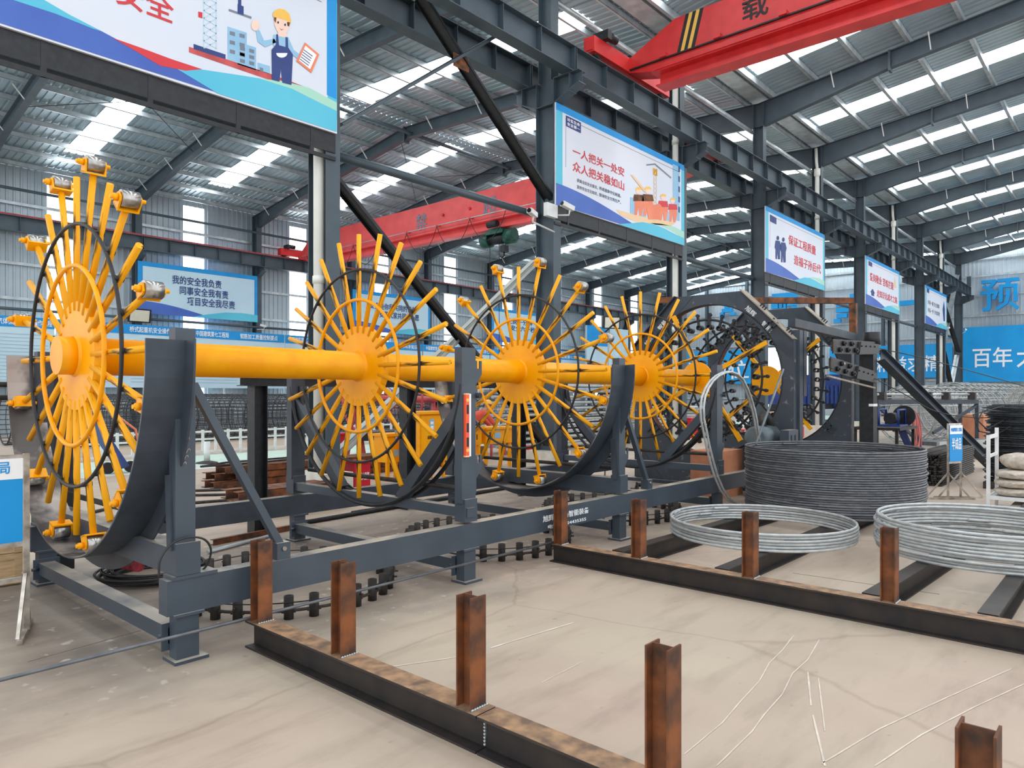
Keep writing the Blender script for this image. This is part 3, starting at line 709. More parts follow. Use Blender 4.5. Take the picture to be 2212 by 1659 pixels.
# boards on the long wall
YP = YW-.62; PW = ('Y', YP)
def wall_board(label, u0, u1, lines):
    x0, x1 = onY(u0, 600, YP).x, onY(u1, 600, YP).x; z0, z1 = 5.25, 7.55; W, H = x1-x0, z1-z0
    t = thing('safety_board', label, 'board', (x0, YP, z0)); fx = lambda s, h: (x0+W*s, z0+H*h)
    part('panel', MB().bx(x0, x1, YP, YP+.04, z0, z1), SKYB, t)
    part('bracket', MB().bx(x0+.2, x0+.3, YP+.04, YP+.1, z0, z1).bx(x1-.3, x1-.2, YP+.04, YP+.1, z0, z1), COLP, t)
    flat(t, 'printed_field', [fx(.035, .0), fx(.97, .0), fx(.97, .91), fx(.035, .91)], YP, .01, PAPERB)
    flat(t, 'printed_wave', [fx(0, 0)]+[fx(s/16*.6, .24*math.cos(s/16*1.55)) for s in range(17)], YP, .02, BWAVE)
    flat(t, 'printed_wave', [fx(.42, 0), fx(.55, .08), fx(.7, .15), fx(.85, .17), fx(1, .15), fx(1, 0)], YP, .03, TWAVE)
    n = len(lines)
    for i, (s, e0, e1) in enumerate(lines):
        h = .17; zc = z0+H*(.72-.2*i-(.06 if n == 2 else 0))
        lettering(s, (x0+W*e0, YP-.03, zc-H*h/2), (1, 0, 0), NAVY, t, H*h, W*(e1-e0), .025)
    return t
wall_board('long-wall board with three navy lines about safety duty', 298, 556, [('我的安全我负责', .26, .67), ('同事安全我有责', .32, .73), ('项目安全我尽责', .38, .79)])
wall_board('long-wall board with two navy lines behind the second wheel', 762, 929, [('安全是你我共同的责任', .2, .8), ('平安是大家共同的心愿', .26, .84)])
wall_board('long-wall board with two navy lines behind the third wheel', 1063, 1167, [('上岗一分钟', .3, .82), ('安全六十秒', .36, .88)])
# information panels below
def info_panel(label, u0, u1, heads):
    YI = YW-.64; x0, x1 = onY(u0, 750, YI).x, onY(u1, 750, YI).x; z0, z1 = 1.95, 4.72
    t = thing('rules_panel', label, 'notice board', (x0, YI, 0))
    part('panel', MB().bx(x0, x1, YI, YI+.05, z0, z1), PAPERB, t)
    mb = MB()
    for i in range(4): xx = lerp(x0+.1, x1-.16, i/3); mb.bx(xx, xx+.06, YI+.05, YI+.11, 0, z1)
    part('post', mb, GALV, t)
    flat(t, 'printed_header', [(x0, z1-.42), (x1, z1-.42), (x1, z1), (x0, z1)], YI, .012, SKYB)
    W = x1-x0
    for s, e0, e1 in heads: lettering(s, (x0+W*e0, YI-.02, z1-.34), (1, 0, 0), PWHITE, t, .26, W*(e1-e0), .02)
    mb = MB(); rnd = random.Random(int(u0))
    for col in range(2):
        for i in range(14):
            a = x0+W*(.05+.48*col); b = a+W*.42*(rnd.uniform(.5, 1) if i % 3 == 2 else 1)
            mb.bx(a, b, YI-.014, YI-.012, z1-.7-.14*i, z1-.684-.14*i)
    part('printed_text_lines', mb, PLINE, t, kind='stuff')
    return t
info_panel('notice panel of welding rules on the long wall', -190, 118, [('二氧化碳气体保护焊安全操作规程', .42, .98)])
info_panel('notice panel of bridge crane rules on the long wall', 121, 408, [('中国建筑第七工程局', .03, .3), ('桥式起重机安全操作规程', .52, .92)])
info_panel('notice panel of rebar quality points on the long wall', 412, 614, [('中国建筑第七工程局', .05, .38), ('钢筋加工质量控制要点', .5, .92)])
info_panel('notice panel behind the white downpipe on the long wall', 616, 770, [('中国建筑第七工程局', .05, .4)])
info_panel('notice panel of basic knowledge on the long wall', 772, 912, [('中国建筑第七工程局', .05, .38), ('操作基本知识', .6, .92)])
info_panel('notice panel left of the third yellow wheel', 914, 1020, [('中国建筑第七工程局', .05, .45)])
info_panel('notice panel right behind the third yellow wheel', 1022, 1120, [('中国建筑第七工程局', .05, .45)])
info_panel('last notice panel of the row towards the gable', 1190, 1330, [('中国建筑第七工程局', .05, .45)])
# tall notice banner near the gable, seen between the spokes of the fourth wheel
YT = YW-2.2
x0, x1 = onY(1268, 720, YT).x, onY(1357, 720, YT).x
t = thing('portal_banner', 'tall pale blue portal banner standing before the far corner', 'banner', (x0, YT, 0))
part('panel', MB().bx(x0, x1, YT, YT+.06, 3.2, 6.9), PAPERB, t); part('leg', MB().bx(x0, x0+.12, YT+.06, YT+.18, 0, 6.9).bx(x1-.12, x1, YT+.06, YT+.18, 0, 6.9), GALV, t)
flat(t, 'printed_corner', [(x0, 5.4), (x0+(x1-x0)*.5, 5.4), (x0+(x1-x0)*.5, 6.9), (x0, 6.9)], YT, .01, SKYB); flat(t, 'printed_base', [(x0, 3.2), (x1, 3.2), (x1, 3.7), (x0, 4.1)], YT, .01, NAVY)
# banners and solid characters on the gable
XS = XG-.55; PX = ('X', XS)
def banner(label, u0, u1, v0, v1, texts):
    """v0, v1 = top and bottom of the banner at u1"""
    a, b = onX(u1, v0, XS), onX(u1, v1, XS); y0, y1 = onX(u0, 780, XS).y, a.y
    t = thing('wall_banner', label, 'banner', (XS, y1, b.z))
    part('panel', MB().bx(XS, XS+.06, y1, y0, b.z, a.z), SKYB2, t)
    part('batten', MB().bx(XS+.06, XS+.5, y1+.1, y1+.2, b.z+.1, b.z+.2).bx(XS+.06, XS+.5, y0-.2, y0-.1, a.z-.2, a.z-.1).bx(XS+.06, XS+.5, y0-.2, y0-.1, b.z+.1, b.z+.2).bx(XS+.06, XS+.5, y1+.1, y1+.2, a.z-.2, a.z-.1), GALV, t)
    for s, p in texts: ptext(t, s, p, PX, .02, PWHITE, .035)
    return t
banner('blue banner with white characters right of the last middle column', 2078, 2420, 690, 822, [('百年', (2101, 752, 794, 2187)), ('大计', (2196, 748, 794, 2300))])
banner('blue four-character banner behind the last middle columns', 1792, 2057, 741, 815, [('精益求精', (1894, 771, 804, 2029))])
banner('blue banner seen through the octagonal ring frames', 1450, 1633, 754, 829, [('岗到位', (1488, 782, 820, 1618))])
def solid_char(label, body, px, m=SKYB2):
    ul, vt, vb, ur = px; a, b, c = onX(ul, vb, XS+.1), onX(ul, vt, XS+.1), onX(ur, vb, XS+.1)
    t = thing('solid_character', label, 'letter sign', (XS+.1, c.y, a.z))
    me, w, h = text_mesh(body, 1.0, .013); me = me.copy(); sx = (a.y-c.y)/w; sy = (b.z-a.z)/h
    for v in me.vertices: v.co = V(XS+.1-(.3 if v.co.z > 0 else 0), a.y-v.co.x*sx, a.z+v.co.y*sy)-worigin(t)
    me.materials.clear(); me.materials.append(m); me.update(); link('character_body', me, t)
    part('mounting_bar', MB().bx(XS+.1, XS+.5, c.y+.2, c.y+.28, a.z+.2, a.z+.28).bx(XS+.1, XS+.5, a.y-.28, a.y-.2, b.z-.3, b.z-.22), GALV, t)
    return t
solid_char('big blue solid character high on the gable right of the columns', '预', (2119, 607, 674, 2203))
# far-bay gable letters, mostly hidden behind the ring frames and columns: only their visible strokes are known
def stroke_sign(label, rects):
    P = lambda u, v: onX(u, v, XS+.1); ps = [P(r[0], r[3]) for r in rects]
    t = thing('solid_character', label, 'letter sign', (XS+.1, min(p.y for p in ps), min(p.z for p in ps)))
    for u0, v0, u1, v1 in rects:
        a, b = P(u0, v1), P(u1, v1); z1 = P(u0, v0).z
        part('stroke', MB().bx(XS-.2, XS+.1, b.y, a.y, a.z, z1), SKYB2, t)
    part('mounting_bar', MB().bx(XS+.1, XS+.5, ps[0].y-.1, ps[0].y, ps[0].z, ps[0].z+.1), GALV, t)
stroke_sign('blue solid character with slots above the second ring frame', [(1670, 636, 1722, 650), (1669, 650, 1683, 668), (1685.5, 650, 1692, 666), (1694.5, 650, 1700, 668), (1703, 650, 1722, 662), (1714, 662, 1722, 668)])
stroke_sign('blue solid character behind the rusty post of the mast', [(1838, 636, 1846, 690), (1802, 650, 1826, 657), (1808, 657, 1836, 664), (1808, 667, 1836, 676), (1809, 679, 1832, 688), (1803, 690, 1818, 698)])
stroke_sign('blue solid bar right of the fourth slogan board', [(1945, 651, 1977, 661)])
stroke_sign('blue solid roof-shaped character inside the first ring frame', [(1562, 668, 1584, 676), (1568, 662, 1578, 668), (1580, 676, 1590, 682), (1558, 676, 1566, 690)])
# ================================================================== THE CAGE-WINDING MACHINE
AY, AZ = 5.83, 1.93                              # shaft axis
WX = [1.81, 4.306, 6.712, 9.57]                  # wheels
PX_ = [1.985, 4.46, 6.915, 9.40]                  # posts / frames
YN, YF = 4.50, 7.2                               # near and far rail lines
rot = thing('winding_rotor', 'long yellow shaft carrying four spoked yellow wheels', 'rotor', (WX[0], AY, AZ))
part('shaft', MB().cyl((WX[0], AY, AZ), (11.3, AY, AZ), .138, 40), YEL, rot)
part('shaft_stub', MB().cyl((WX[0]-.13, AY, AZ), (WX[0], AY, AZ), .138, 40), YEL, rot)
spoke_me = MB().cyl((0, 0, .33), (0, 0, 1.30), .0235, 10).mesh('spoke', YELW)
fork = MB()
fork.bx(-.068, .068, -.045, .045, 1.295, 1.307)
for s in (-1, 1): fork.prism([(s*.068, -.04, 1.30), (s*.068, .04, 1.30), (s*.068, .04, 1.37), (s*.068, .025, 1.395), (s*.068, -.025, 1.395), (s*.068, -.04, 1.37)], (-s*.012, 0, 0))
fork_me = fork.mesh('roller_fork', YEL)
roll_me = MB().cyl((-.054, 0, 1.365), (.054, 0, 1.365), .054, 22).mesh('roller', STEEL)
bolt_me = MB().cyl((-.115, 0, 1.365), (.1, 0, 1.365), .014, 8).cyl((-.1, 0, 1.365), (-.07, 0, 1.365), .024, 6).mesh('roller_bolt', YEL)
clip_me = MB().bx(-.042, .02, -.016, .016, .93, .96).mesh('ring_clip', BLK)
for w, wx in enumerate(WX):
    disc = part('wheel_disc', MB().cyl((wx-.012, AY, AZ), (wx+.062, AY, AZ), .395, 64).tube([(wx+.062, AY, AZ), (wx+.1, AY, AZ)], .19, 32), YEL, rot)
    part('inner_ring', MB().arc((wx-.036, AY, AZ), 'X', .65, .0165, 72, 8), YEL, disc)
    part('outer_ring', MB().arc((wx-.036, AY, AZ), 'X', .945, .0135, 80, 7), HOSEB, disc)
    part('weld_collar', MB().tube([(wx-.03, AY, AZ), (wx-.012, AY, AZ)], [.139, .155], 32, caps=False), YEL, disc)
    for k in range(24):
        th = math.radians(15*k); c = (wx+.002, AY, AZ)
        o = inst('spoke', spoke_me, disc, c, (th, 0, 0))
        inst('ring_clip', clip_me, disc, c, (th, 0, 0))
        if k % 2 == 1 and w in (0, 2):
            inst('roller_fork', fork_me, disc, c, (th, 0, 0)); inst('roller', roll_me, disc, c, (th, 0, 0)); inst('roller_bolt', bolt_me, disc, c, (th, 0, 0))
part('drive_key', MB().bar((6.9, AY-.137, AZ+.035), (7.9, AY-.137, AZ+.035), .012, .03), YEL, rot)

fr_ = thing('machine_frame', 'slate blue welded base frame carrying the four yellow wheels', 'machine frame', (PX_[0], YN, 0))
XR1 = 11.0
for y, nm in ((YN, 'near'), (YF, 'far')):
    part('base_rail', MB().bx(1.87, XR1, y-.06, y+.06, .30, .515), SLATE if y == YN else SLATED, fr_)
    part('rail_plate', MB().bx(1.90, 2.18, y-.07, y+.07, .515, .537), SLATE, fr_)
for i, px in enumerate(PX_):
    for y in (YN, YF):
        part('leg', MB().bx(px-.055, px+.085, y-.05, y+.05, .02, .285), SLATE, fr_)
        part('leg_cap', MB().bx(px-.08, px+.11, y-.075, y+.075, .285, .302), SLATE, fr_)
        part('base_plate', MB().bx(px-.08, px+.13, y-.09, y+.09, 0, .02), SLATE, fr_)
    part('lower_cross_beam', MB().bx(px-.06, px+.06, YN+.055, YF-.055, .10, .2), SLATE, fr_)
    part('end_plate', MB().bx(px-.1, px+.1, YN+.055, YN+.067, .06, .23), SLATE, fr_)
    part('end_plate', MB().bx(px-.1, px+.1, YF-.067, YF-.055, .06, .23), SLATE, fr_)
    for dy in (YN+.075, YF-.075):
        part('bolt', MB().cyl((px-.115, dy, .15), (px-.06, dy, .15), .014, 6), SLATED, fr_)
    big = i in (0, 2)
    z1 = .70 if big else .66; z0 = .535 if big else .575
    if big: part('upper_cross_beam', MB().bx(px-.062, px+.09, YN-.06, YF+.1, z0, z1), SLATE, fr_)
    else: part('upper_cross_beam', MB().bx(px-.05, px+.05, YN-.08, YF+.1, z0, z1), SLATE, fr_)
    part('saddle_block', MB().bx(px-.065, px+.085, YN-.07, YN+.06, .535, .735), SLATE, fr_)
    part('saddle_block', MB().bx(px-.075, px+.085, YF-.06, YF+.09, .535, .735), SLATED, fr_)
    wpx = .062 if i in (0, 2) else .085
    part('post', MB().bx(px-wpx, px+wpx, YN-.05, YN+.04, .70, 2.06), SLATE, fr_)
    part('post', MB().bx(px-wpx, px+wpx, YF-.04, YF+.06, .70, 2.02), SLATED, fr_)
    part('side_web', MB().bx(px-.02, px+.02, YN+.04, YN+.09, .8, 1.96), SLATE, fr_)
    if big:
        x0, x1 = WX[i]-.085, px+.01; n = 40; Ri = 1.43
        def track(R0, R1, m, nm, xa, xb):
            mb = MB(); vs = []
            for k in range(n+1):
                a = math.radians(88+184*k/n); sn, cs = math.sin(a), math.cos(a)
                for R, xx in ((R0, xa), (R0, xb), (R1, xb), (R1, xa)): vs.append((xx, AY-R*sn, AZ+R*cs))
            fs = []
            for k in range(n):
                for q in range(4): fs.append((4*k+q, 4*k+(q+1) % 4, 4*k+4+(q+1) % 4, 4*k+4+q))
            mb._add(vs, fs); part(nm, mb, m, fr_)
        track(Ri, Ri+.006, WORN, 'roller_track', x0, x1); track(Ri+.006, Ri+.016, SLATED, 'track_backing', x0, x1)
        track(Ri+.016, Ri+.13, SLATED, 'track_rib', px-.03, px-.016)
        for s in (-1, 1):
            yb = AY+s*.55; zb_ = z1
            part('gusset', MB().prism([(px-.06, yb, zb_-.15), (px-.06, yb+s*.2, zb_-.03), (px-.06, yb+s*.2, zb_), (px-.06, yb-s*.15, zb_-.1)], (.02, 0, 0)), SLATE, fr_)
        for s in (-1, 1): part('track_strut', MB().bar((px-.05, AY+s*1.30, 1.15), (px-.05, AY+s*1.33, .69), .06, .06), SLATED, fr_)
    else:
        for s, yy in ((-1, YN), (1, YF)):
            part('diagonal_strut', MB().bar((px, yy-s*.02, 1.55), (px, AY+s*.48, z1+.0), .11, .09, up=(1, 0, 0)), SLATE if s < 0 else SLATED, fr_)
        for dx, R in ((-.07, 1.375), (.02, 1.335), (.10, 1.36)):
            part('guide_hoop', MB().arc((px+dx, AY, AZ), 'X', R, .021, 44, 8, math.radians(-172), math.radians(-8)), BLK, fr_)
    part('slide_bar', MB().cyl((px+.1, YN+.1, .80), (px+.1, YF-.1, .80), .022, 10), BLKG, fr_)
    if i > 0:
        # notched hook plates on the post
        hx = px+wpx
        for zz in (1.86, 1.02) if i == 1 else (1.86, .95):
            part('hook_plate', MB().prism([(hx, YN-.03, zz-.25), (hx, YN-.03, zz+.09), (hx+.04, YN-.03, zz+.09), (hx+.04, YN-.03, zz+.02), (hx+.075, YN-.03, zz+.02), (hx+.075, YN-.03, zz+.09), (hx+.1, YN-.03, zz+.09), (hx+.1, YN-.03, zz-.03), (hx+.03, YN-.03, zz-.12), (hx+.03, YN-.03, zz-.25)], (0, .012, 0)), SLATE, fr_)
        part('locking_pin', MB().cyl((hx+.02, YN-.09, 1.64), (hx+.02, YN+.03, 1.64), .024, 10), BLK, fr_)
for x0, z0, x1, z1 in ((2.07, 1.685, 2.66, .60), (6.94, 1.66, 7.53, .60)):
    part('tie_brace', MB().bar((x0-.02, YN, z0+.03), (x1, YN, z1), .05, .055, up=(0, 1, 0)), SLATE, fr_)
    part('brace_lug', MB().bx(x1-.05, x1+.05, YN-.05, YN+.05, .515, .63), SLATE, fr_)
    part('bolt', MB().cyl((x1, YN-.065, .59), (x1, YN-.045, .59), .016, 6), STEEL, fr_)
lettering('旭辉(山东)智能装备', onY(1173, 1131, YN-.062), (1, 0, 0), PWHITE, fr_, .075, onY(1272, 1100, YN-.062).x-onY(1173, 1131, YN-.062).x, .025)
lettering('电话:15554435355', onY(1184, 1143, YN-.062), (1, 0, 0), PWHITE, fr_, .04, onY(1266, 1120, YN-.062).x-onY(1184, 1143, YN-.062).x, .02)
# chalk handwriting on the first post
sc = MB()
for q, (dx, dz) in enumerate(((0, 0), (.012, -.03), (-.004, -.07), (.016, -.1), (.004, -.14), (-.008, -.18))):
    sc.tube([(PX_[0]+.0+dx+.012*math.cos(a/3), YN-.0515, 1.40+dz+.014*math.sin(a/2)) for a in range(0, 14, 2)], .0018, 4)
part('chalk_scribble', sc, CHALK, fr_)
# spirit level leaning on the second post
lv = thing('spirit_level', 'orange spirit level standing upright against the second post', 'spirit level', (4.37, YN-.09, 1.105))
lx = PX_[1]-.085; ly = YN-.0505
part('body', MB().bx(lx+.02, lx+.062, ly-.028, ly, 1.105, 1.66), ORANGE, lv); part('edge', MB().bx(lx+.062, lx+.082, ly-.03, ly, 1.11, 1.655), PWHITE, lv)
for zz in (1.52, 1.36, 1.235): part('slot', MB().bx(lx+.03, lx+.056, ly-.0295, ly-.027, zz-.04, zz+.04), PBLACK, lv)
for zz in (1.60, 1.165): part('vial', MB().cyl((lx+.042, ly-.031, zz), (lx+.042, ly-.026, zz), .016, 14), PYEL, lv)
for zz in (1.105, 1.648): part('end_cap', MB().bx(lx+.018, lx+.064, ly-.03, ly, zz, zz+.012), PTAN, lv)
# loop of black cable over the first saddle
solo('cable_loop', MB().tube(smooth([(PX_[0]-.17, YN-.08, .555), (PX_[0]-.17, YN-.09, .66), (PX_[0]-.10, YN-.085, .745), (PX_[0]+.0, YN-.08, .77), (PX_[0]+.10, YN-.08, .745), (PX_[0]+.16, YN-.05, .67), (PX_[0]+.16, YN-.02, .58), (PX_[0]+.13, YN, .53)]), .007, 6), HOSEB, 'thin black cable looped over the first saddle block', 'cable', (PX_[0], YN-.1, .54))
# drain hoses hanging over the fourth post
for q, (dx, r) in enumerate(((0, .019), (.09, .019))):
    pts = [onY(u, v, YN-.14-.03*q) for u, v in ((1590, 1090), (1572, 1080), (1556, 1058), (1544, 1030), (1535, 1000), (1526, 965), (1519, 930), (1514, 905), (1513, 880), (1516, 858), (1524, 838), (1534, 823), (1546, 812), (1560, 805), (1574, 803), (1588, 808), (1600, 820), (1610, 840), (1618, 862), (1625, 886), (1630, 910), (1636, 955))]
    solo('rebar_tail', MB().tube([p+V(dx, 0, 0) for p in pts], .016, 8), REBAR, 'bent rebar tail arching over the last slate post' if q == 0 else 'second bent rebar tail arching beside the last slate post', 'rebar', pts[0])

# ---- octagonal ring frames
OY, OZ, OA, OR = 5.87, 1.92, 1.52, 1.33
def ring_frame(x, label, letters):
    t = thing('octagon_frame', label, 'ring frame', (x, OY, 0))
    angs = sorted(set([360*k/72 for k in range(72)]+[22.5, 67.5, 112.5, 157.5, 309.4, 230.6]))
    def rad(a):
        c, s = math.cos(math.radians(a)), math.sin(math.radians(a)); ts = []
        if abs(c) > 1e-6: ts.append(OA/abs(c))
        if s > 1e-6: ts += [OA/s, OA*math.sqrt(2)/(abs(c)+s)]
        if s < -1e-6: ts.append((OZ-.06)/-s)
        return min(ts)
    dp = .17; vs = []; n = len(angs)
    for a in angs:
        c, s = math.cos(math.radians(a)), math.sin(math.radians(a))
        for R, xx in ((OR, x), (rad(a), x), (rad(a), x+dp), (OR, x+dp)): vs.append((xx, OY-R*c, OZ+R*s))
    body = MB()._add(vs, [(4*k+q, 4*((k+1) % n)+q, 4*((k+1) % n)+q+1, 4*k+q+1) for k in range(n) for q in range(3)])
    part('ring_body', body, RINGP, t)
    band = MB()._add(vs, [(4*k+3, 4*((k+1) % n)+3, 4*((k+1) % n), 4*k) for k in range(n)])
    part('inner_band', band, RUST, t)
    part('band_lip', MB().arc((x-.004, OY, OZ), 'X', OR, .012, 72, 6), BLK, t)
    part('foot', MB().bx(x-.1, x+dp+.1, OY-OA-.1, OY+OA+.1, 0, .06), SLATED, t)
    h = OA*math.tan(math.radians(22.5))
    for s in (-1, 1):
        # raised diagonal corner plates
        part('corner_plate', MB().prism([(x-.006, OY+s*h*.95, OZ+OA-.01), (x-.006, OY+s*(OA-.01), OZ+h*.95), (x-.006, OY+s*(OA-.01), OZ+h*.45), (x-.006, OY+s*h*.45, OZ+OA-.01)], (.006, 0, 0)), SLATED, t)
        part('edge_flange', MB().bar((x+dp/2-.03, OY+s*h, OZ+OA+.012), (x+dp/2-.03, OY+s*OA+s*.012, OZ+h+.012), dp+.1, .016, up=(0, s, 1)), DUST if s < 0 else SLATED, t)
        d = V(0, s*(OA-h), h-OA).normalized()
        for f in (.35, .85):
            p = V(x+.02, OY+s*h, OZ+OA+.02)+d*((OA-h)*math.sqrt(2)*f)
            mb = MB()
            for q in range(3): mb.bar(p+d*.05*q, p+d*.05*q+V(0, s*.05, .05), .018, .018)
            part('lug', mb, BLK, t)
        for sz in (1, -1):
            an = math.radians(38 if sz > 0 else -40); p = V(x-.02, OY+s*math.cos(an)*(OR+.12), OZ+math.sin(an)*(OR+.12))
            rr = V(0, s*math.cos(an), math.sin(an)); tt = V(0, -s*math.sin(an), math.cos(an))
            part('clip_bracket', MB().bar(p-rr*.12+tt*.05, p+rr*.12+tt*.05, .03, .02, up=(1, 0, 0)).bar(p-rr*.12-tt*.05, p+rr*.12-tt*.05, .03, .02, up=(1, 0, 0)).bar(p-tt*.06, p+tt*.06, .03, .02, up=(1, 0, 0)), SLATED, t)
        part('base_gusset', MB().prism([(x-.006, OY+s*.9, .07), (x-.006, OY+s*(OA-.01), .07), (x-.006, OY+s*(OA-.01), .8)], (.006, 0, 0)), SLATED, t)
    if letters:
        dR = V(0, -(OA-h), h-OA).normalized(); up = V(0, -dR.z, dR.y)*-1
        up = V(0, -1, 1).normalized()
        p0 = V(x-.008, OY-h, OZ+OA)-up*.19
        lettering('旭辉', p0+dR*.26, dR, PWHITE, t, .095, .22, .01, ydir=up); lettering('智能', p0+dR*.66, dR, PWHITE, t, .095, .22, .01, ydir=up)
        dL = V(0, -(OA-h), -(h-OA)).normalized(); up = V(0, 1, 1).normalized()
        p0 = V(x-.008, OY+OA, OZ+h)-up*.19
        lettering('旭辉', p0+dL*.2, dL, PWHITE, t, .095, .22, .01, ydir=up); lettering('智能', p0+dL*.6, dL, PWHITE, t, .095, .22, .01, ydir=up)
    return t
of1 = ring_frame(11.92, 'octagonal slate ring frame with white maker characters on its corners', True)
of2 = ring_frame(15.0, 'octagonal slate ring frame without characters beside the mast', False)
mb = MB(); rr_ = random.Random(3)
part('side_channel', MB().bx(12.05, 12.2, OY-OA-.05, OY-OA+.1, .06, 2.72).bx(12.24, 12.38, OY-OA-.05, OY-OA+.1, 1.62, 2.72), SLATED, of1)
# clamp rings that hold the longitudinal bars
sock = MB().pipe((-.03, 0, .905), (.12, 0, .905), .046, .035, 12).bar((0, 0, .95), (0, 0, 1.12), .036, .04, up=(1, 0, 0)).cyl((-.03, 0, 1.12), (.03, 0, 1.12), .03, 8)
sock_me = sock.mesh('bar_socket', BLK)
arm_me = MB().bar((0, 0, .2), (0, 0, 1.27), .05, .075, up=(0, 1, 0)).mesh('arm', YELW)
shoe_me = MB().bx(-.06, .06, -.075, .075, .98, 1.09).mesh('arm_shoe', BLK)
def clamp_ring(x, label, hub, a0, disc=.28):
    t = thing('clamp_ring', label, 'clamp ring', (x, AY, AZ))
    part('hoop', MB().arc((x, AY, AZ), 'X', 1.03, .02, 60, 7), BLK, t)
    for k in range(30): inst('bar_socket', sock_me, t, (x, AY, AZ), (math.radians(12*k+5), 0, 0))
    if hub:
        part('hub_disc', MB().cyl((x-.32, AY, AZ), (x-.27, AY, AZ), disc, 40).cyl((x-.3, AY, AZ), (x+.2, AY, AZ), .12, 20), YEL, t)
        for a in a0:
            inst('arm', arm_me, t, (x-.07, AY, AZ), (math.radians(a), 0, 0)); inst('arm_shoe', shoe_me, t, (x-.03, AY, AZ), (math.radians(a), 0, 0))
    else:
        for a in (20, 140, 260): part('spider_bar', MB().bar((x, AY, AZ), (x, AY-1.03*math.sin(math.radians(a)), AZ+1.03*math.cos(math.radians(a))), .03, .03, up=(1, 0, 0)), BLK, t)
        for a in (40, 160, 280): part('spacer_rod', MB().cyl((x-1.5, AY-1.03*math.sin(math.radians(a)), AZ+1.03*math.cos(math.radians(a))), (x+1.5, AY-1.03*math.sin(math.radians(a)), AZ+1.03*math.cos(math.radians(a))), .012, 6), BLK, t)
    return t
clamp_ring(11.72, 'black clamp ring with four yellow arms inside the lettered ring frame', True, (-27, 63, 147, 240))
clamp_ring(13.25, 'black clamp ring without arms between the two ring frames', False, ())
clamp_ring(14.75, 'black clamp ring with yellow arms inside the second ring frame', True, (-40, 50, 140, 230), .3)
# ---- feeding mast with wire straighteners
ms = thing('feeder_mast', 'black feeder mast with roller straighteners beside the second ring frame', 'mast', (15.0, 4.05, 0))
part('mast_post', MB().bx(14.87, 15.13, 3.92, 4.17, .02, 2.62), BLK, ms); part('mast_head', MB().cyl((14.9, 3.95, 2.6), (14.9, 3.95, 2.84), .15, 20), BLK, ms)
part('mast_foot', MB().bx(14.7, 15.3, 3.75, 4.2, 0, .02), SLATED, ms)
part('mast_band', MB().bx(14.865, 15.135, 3.915, 4.0, 1.42, 1.47), PWHITE, ms)
p0, p1 = onX(1710, 697, 12.16), V(14.62, 4.2, 2.74)
tb = thing('gantry_tube', 'square steel tube from the lettered ring frame to the mast', 'beam', p0)
part('tube', MB().bar(p0, p1, .13, .14), SLATED, tb)
rb = thing('rusty_gantry', 'rusty brown angle beam with upright above the ring frames', 'beam', (12.1, 5.2, 3.45))
part('beam', MB().bar((12.05, 6.95, 3.44), (14.6, 4.2, 3.44), .1, .11), RUST, rb); part('upright', MB().bx(14.54, 14.66, 4.14, 4.26, 2.81, 3.39), RUST, rb)
YS = 3.86
def straightener(label, px, ang):
    a, b = onY(*px[0], YS), onY(*px[1], YS); d = (b-a).normalized(); up = V(0, -1, 0).cross(d)*-1
    up = V(-d.z, 0, d.x)
    t = thing('wire_straightener', label, 'straightener', a)
    L = (b-a).length
    part('side_plate', MB().prism([a+up*-.12, b+up*-.12, b+up*.12, a+up*.12], (0, .02, 0)), PBLACK, t)
    part('cover_plate', MB().prism([a+d*L*.5+up*-.13, b+d*.02+up*-.11, b+d*.02+up*.07, a+d*L*.55+up*.1], (0, -.05, 0)), PBLACK, t)
    for q in range(5):
        c = a+d*(L*(.12+.085*q))+up*(.055 if q % 2 else -.055)
        w = part('roller', MB().cyl(c, c+V(0, -.05, 0), .042, 18), BLK, t); part('roller_pin', MB().cyl(c+V(0, -.05, 0), c+V(0, -.065, 0), .02, 10), STEEL if q == 1 and ang else BLK, w)
    part('entry_block', MB().prism([a-d*.12+up*-.08, a+d*.02+up*-.08, a+d*.02+up*.08, a-d*.12+up*.08], (0, -.04, 0)), BLKG, t)
    for q in range(4):
        c = a+d*(L*(.55+.11*q))+up*.02; part('bolt', MB().cyl(c+V(0, -.05, 0), c+V(0, -.07, 0), .015, 6), BLK, t)
    part('hanger', MB().bar(b-d*.3+V(0, .02, 0), b-d*.3+V(0, .3, 0), .1, .1), BLK, t)
    return a, b
s1 = straightener('upper level wire straightener with black rollers on the mast', ((1800, 748), (1893, 752)), 0)
s2 = straightener('lower tilted wire straightener with one bright roller', ((1795, 786), (1888, 815)), 1)
part('tilt_rail', MB().bar(s2[0]+V(-.1, .02, -.2), s2[1]+V(.1, .02, -.2), .04, .03), DUST, bpy.data.objects['wire_straightener.001'])
st_b = gnd(2142, 1012)
chute = thing('feed_strut', 'long slanting slate channel strut from the mast down to the floor', 'strut', st_b)
part('strut', MB().hb(V(15.3, 3.9, 2.42), st_b+V(0, 0, .08), .26, .16, .012, .012, up=(0, .3, 1)), SLATED, chute)
def wire(label, pts, r=.008, m=WIRE): return solo('feed_wire', MB().tube(smooth(pts), r, 6), m, label, 'wire', pts[0])
wire('wire running level from the upper straightener towards the black coil', [s1[1]+V(-.2, -.02, 0), s1[1]+V(.4, 0, .0), onY(2000, 775, 3.2), onY(2120, 808, 2.5), onY(2225, 838, 1.8)], .009)
wire('wire drooping from the lower straightener to the black coil', [s2[1]+V(-.2, -.02, 0), onY(1960, 855, 3.4), onY(2020, 888, 3.1), onY(2100, 902, 2.6), onY(2172, 900, 2.0)], .009)
wire('thin wire from the straightener up to the yellow arm', [s1[0]+V(.1, -.02, 0), s1[0]+V(-.3, .1, -.01), onX(1765, 757, 14.6)], .009)
